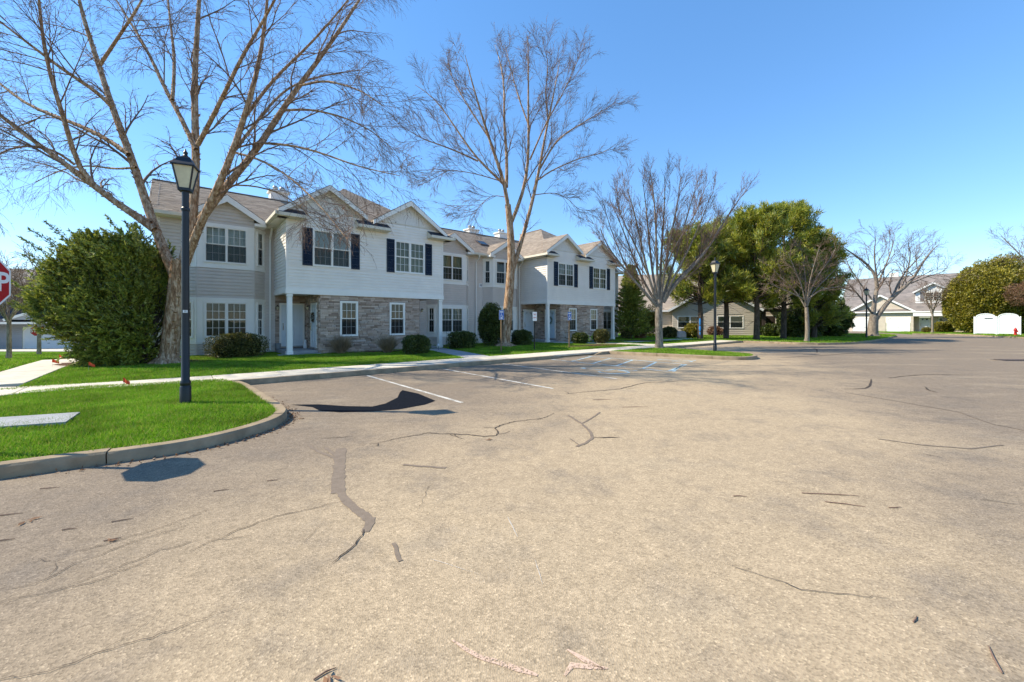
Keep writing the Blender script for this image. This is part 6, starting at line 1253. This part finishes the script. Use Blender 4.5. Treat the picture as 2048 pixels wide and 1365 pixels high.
roof(HR, [(-5.9, -.4, 3.15), (12.3, -.4, 3.15), (12.3, 6.5, 9.0), (-5.9, 6.5, 9.0)], 'shingle_gr', tw=.7, e=.28); roof(HR, [(-5.9, 6.5, 9.0), (12.3, 6.5, 9.0), (12.3, 13, 3.1), (-5.9, 13, 3.1)], 'shingle_gr', tw=2, e=1)
fl = Face(HR, (-5.6, 12.5), (-5.6, 0)); siding(fl, 0, 3.2, 'beige', e=.2, joined=True); siding(fl, 3.2, 8.6, 'beige', e=.2, joined=True, limits=lambda z: (max(0, 6.0 - (8.8 - z) * 1.08), min(12.5, 6.3 + (8.8 - z) * 1.08)))
siding(Face(HR, (12, 0), (12, 12.5)), 0, 3.2, 'beige', e=.3, joined=True)
fd = Face(HR, (3.0, 1.1), (6.7, 1.1)); siding(fd, 4.2, 6.15, 'vinyl', [(.95, 2.75, 4.65, 5.95)], e=.2, joined=True, name='dormer_wall'); window(fd, .95, 2.75, 4.65, 5.95, units=2, cols=3, rows=2, curtain='curtain', scr=False)
shutter(fd, .48, .93, 4.65, 5.95, 'greyshut'); shutter(fd, 2.77, 3.22, 4.65, 5.95, 'greyshut'); siding(fd, 6.15, 7.2, 'vinyl', e=.2, joined=True, name='dormer_wall', limits=lambda z: (max(0, 1.85 - (7.3 - z) * 1.65), min(3.7, 1.85 + (7.3 - z) * 1.65)))
roof(HR, [(2.7, .75, 6.0), (4.85, .75, 7.35), (4.85, 5.5, 7.35), (2.7, 4.2, 6.0)], 'shingle_gr', tw=.6, e=.25); roof(HR, [(4.85, .75, 7.35), (7.0, .75, 6.0), (7.0, 4.2, 6.0), (4.85, 5.5, 7.35)], 'shingle_gr', tw=.6, e=.25)
for d in (-1, 1): obj('rake_board', MB().beam((4.85 + d * 2.15, .73, 5.95), (4.85, .73, 7.28), .06, .2), M['vinyl'], HR)
for x in (3.0, 6.7): siding(Face(HR, (x, 4.5), (x, 1.1)) if x < 5 else Face(HR, (x, 1.1), (x, 4.5)), 4.2, 6.1, 'vinyl', e=.2, joined=True, name='dormer_wall')
obj('chimney', MB().box(-.6, .5, 6.9, 7.9, 7.5, 9.7), M['white'], HR)
struct('driveway', MB().prism(ccw([(HR.location.x + .641 * w_ - .767 * d_, HR.location.y - .767 * w_ - .641 * d_) for w_, d_ in ((-5, -.1), (3, -.1), (3, 9), (-5, 9))]), AZ - .1, AZ + .012), M['asphalt'])
# beige house behind the pines
hm = math.atan2(-.36, .933); HM = house('beige_house', 'low beige house with white-framed windows and dark brown porch posts behind the pines', (P(1338, 668, 48)[0], 48.0, 0), hm)
f = Face(HM, (.4, -1.5), (8.9, -1.5)); siding(f, 0, 3.0, 'beige', [(.5, 3.2, .75, 2.15), (4.6, 7.2, .75, 2.15)], e=.22, joined=True); window(f, .5, 3.2, .75, 2.15, units=2, cols=2, rows=1, grid=(0, 0)); window(f, 4.6, 7.2, .75, 2.15, units=2, cols=2, rows=1, grid=(0, 0))
siding(f, 3.0, 5.3, 'beige', e=.22, joined=True, limits=lambda z: (max(0, 4.25 - (5.4 - z) * 1.75), min(8.5, 4.25 + (5.4 - z) * 1.75))); siding(Face(HM, (.4, .5), (.4, -1.5)), 0, 3, 'beige', e=.22, joined=True)
roof(HM, [(-.1, -2.0, 2.8), (4.65, -2.0, 5.6), (4.65, 3, 5.6), (-.1, 1.5, 2.8)], 'shingle', tw=.6, e=.25); roof(HM, [(4.65, -2.0, 5.6), (9.4, -2.0, 2.8), (9.4, 1.5, 2.8), (4.65, 3, 5.6)], 'shingle', tw=.6, e=.25)
for d in (-1, 1): obj('rake_board', MB().beam((4.65 + d * 4.75, -2.02, 2.72), (4.65, -2.02, 5.52), .06, .24), M['vinyl'], HM)
f = Face(HM, (-9.0, .5), (15, .5)); siding(f, 0, 2.9, 'beige', [(9.0 + 9.9, 9.0 + 11.1, .1, 2.2), (2, 4, .9, 2.1)], e=.22, joined=True); door(f, 18.9, 20.1, .1, 2.2, mat='brown', panels=((.1, .45), (.52, .92))); window(f, 2, 4, .9, 2.1, units=2, cols=2, rows=1)
for x in (9.55, 12.9): obj('porch_post', MB().bbox(x - .19, x + .19, -1.4, -1.05, 0, 2.75, .02), M['brown'], HM)
obj('porch_beam', MB().box(9.2, 15, -1.45, -1.0, 2.55, 2.95), M['brown'], HM)
roof(HM, [(-9.6, -.0, 2.85), (9.2, -.0, 2.85), (9.2, 7, 8.0), (-9.6, 7, 8.0)], 'shingle', tw=.7, e=.28); roof(HM, [(9.2, -1.6, 2.95), (15.5, -1.6, 2.95), (15.5, 7, 8.0), (9.2, 7, 8.0)], 'shingle', tw=.7, e=.28); roof(HM, [(-9.6, 7, 8.0), (15.5, 7, 8.0), (15.5, 14, 2.9), (-9.6, 14, 2.9)], 'shingle', tw=2, e=1)
obj('fascia', MB().box(-9.6, -.1, -.08, .0, 2.68, 2.86), M['vinyl'], HM)
for x, a, b in ((-9.0, 13, .5), (15, .5, 13)): siding(Face(HM, (x, a), (x, b)), 0, 2.9, 'beige', e=.3, joined=True)
# grey house on the far left, lower down
yL = 39.0; zL = H - 58.5 * yL / FPX; HL = house('grey_house', 'grey-blue house with white garage door and dark porch roof beyond the left lawn', (P(45, 701, yL)[0], yL, zL), BROT)
f = Face(HL, (-7, 0), (9, 0)); siding(f, 0, 2.8, 'greywall', [(3.4, 4.9, 0, 2.15), (7.0, 10.4, 0, 2.3)], e=.2, joined=True); garage_door(f, 7.1, 10.3, .02, 2.25); door(f, 3.4, 4.9, .05, 2.15, mat='brown', panels=((.1, .9),))
obj('porch_post', MB().box(-1.9, -1.65, -1.4, -1.15, 0, 2.5), M['white'], HL); obj('porch_beam', MB().box(-7, -1.6, -1.45, -1.1, 2.35, 2.75), M['cream'], HL); obj('porch_floor', MB().box(-7, -1.4, -1.5, 0, -.15, .06), M['greyconc'], HL)
roof(HL, [(-7.3, -1.7, 2.75), (9.4, -1.7, 2.75), (9.4, 1.6, 4.3), (-7.3, 1.6, 4.3)], 'shingle_dk', tw=.6, e=.25); obj('fascia', MB().box(-7.3, 9.4, -1.78, -1.68, 2.58, 2.78), M['white'], HL)
roof(HL, [(-.8, -1.9, 3.0), (1.6, -1.9, 4.1), (1.6, 1.5, 4.1), (-.8, -.9, 3.0)], 'shingle_dk', tw=.6, e=.25); roof(HL, [(1.6, -1.9, 4.1), (4.0, -1.9, 3.0), (4.0, -.9, 3.0), (1.6, 1.5, 4.1)], 'shingle_dk', tw=.6, e=.25); obj('gable_panel', MB().vprism([(-.6, 3.0), (3.8, 3.0), (1.6, 4.0)], -1.8, -1.7), M['greywall'], HL)
for d in (-1, 1): obj('rake_board', MB().beam((1.6 + d * 2.4, -1.92, 2.95), (1.6, -1.92, 4.05), .06, .22), M['white'], HL)
fu = Face(HL, (-7, 1.5), (9, 1.5)); siding(fu, 4.1, 6.0, 'greywall', [(1.5, 3.3, 4.5, 5.7), (8, 9.8, 4.5, 5.7)], e=.2, joined=True); window(fu, 1.5, 3.3, 4.5, 5.7, units=2, cols=2, rows=1); window(fu, 8, 9.8, 4.5, 5.7, units=2, cols=2, rows=1)
roof(HL, [(-7.4, 1.0, 5.9), (9.5, 1.0, 5.9), (9.5, 5.5, 8.4), (-7.4, 5.5, 8.4)], 'shingle', tw=.6, e=.25); roof(HL, [(-7.4, 5.5, 8.4), (9.5, 5.5, 8.4), (9.5, 10, 5.9), (-7.4, 10, 5.9)], 'shingle', tw=2, e=1)
for x, a, b in ((-7, 10, 0), (9, 0, 10)): siding(Face(HL, (x, a), (x, b)), 0, 5.9, 'greywall', e=.3, joined=True)
struct('driveway', np_mesh('driveway', [(-60, 31, lz(0, 31) + .02), (-15, 31, lz(0, 31) + .02), (-12, 44, zL - .02), (-62, 44, zL - .02)], [(0, 1, 2, 3)]), M['concrete'])
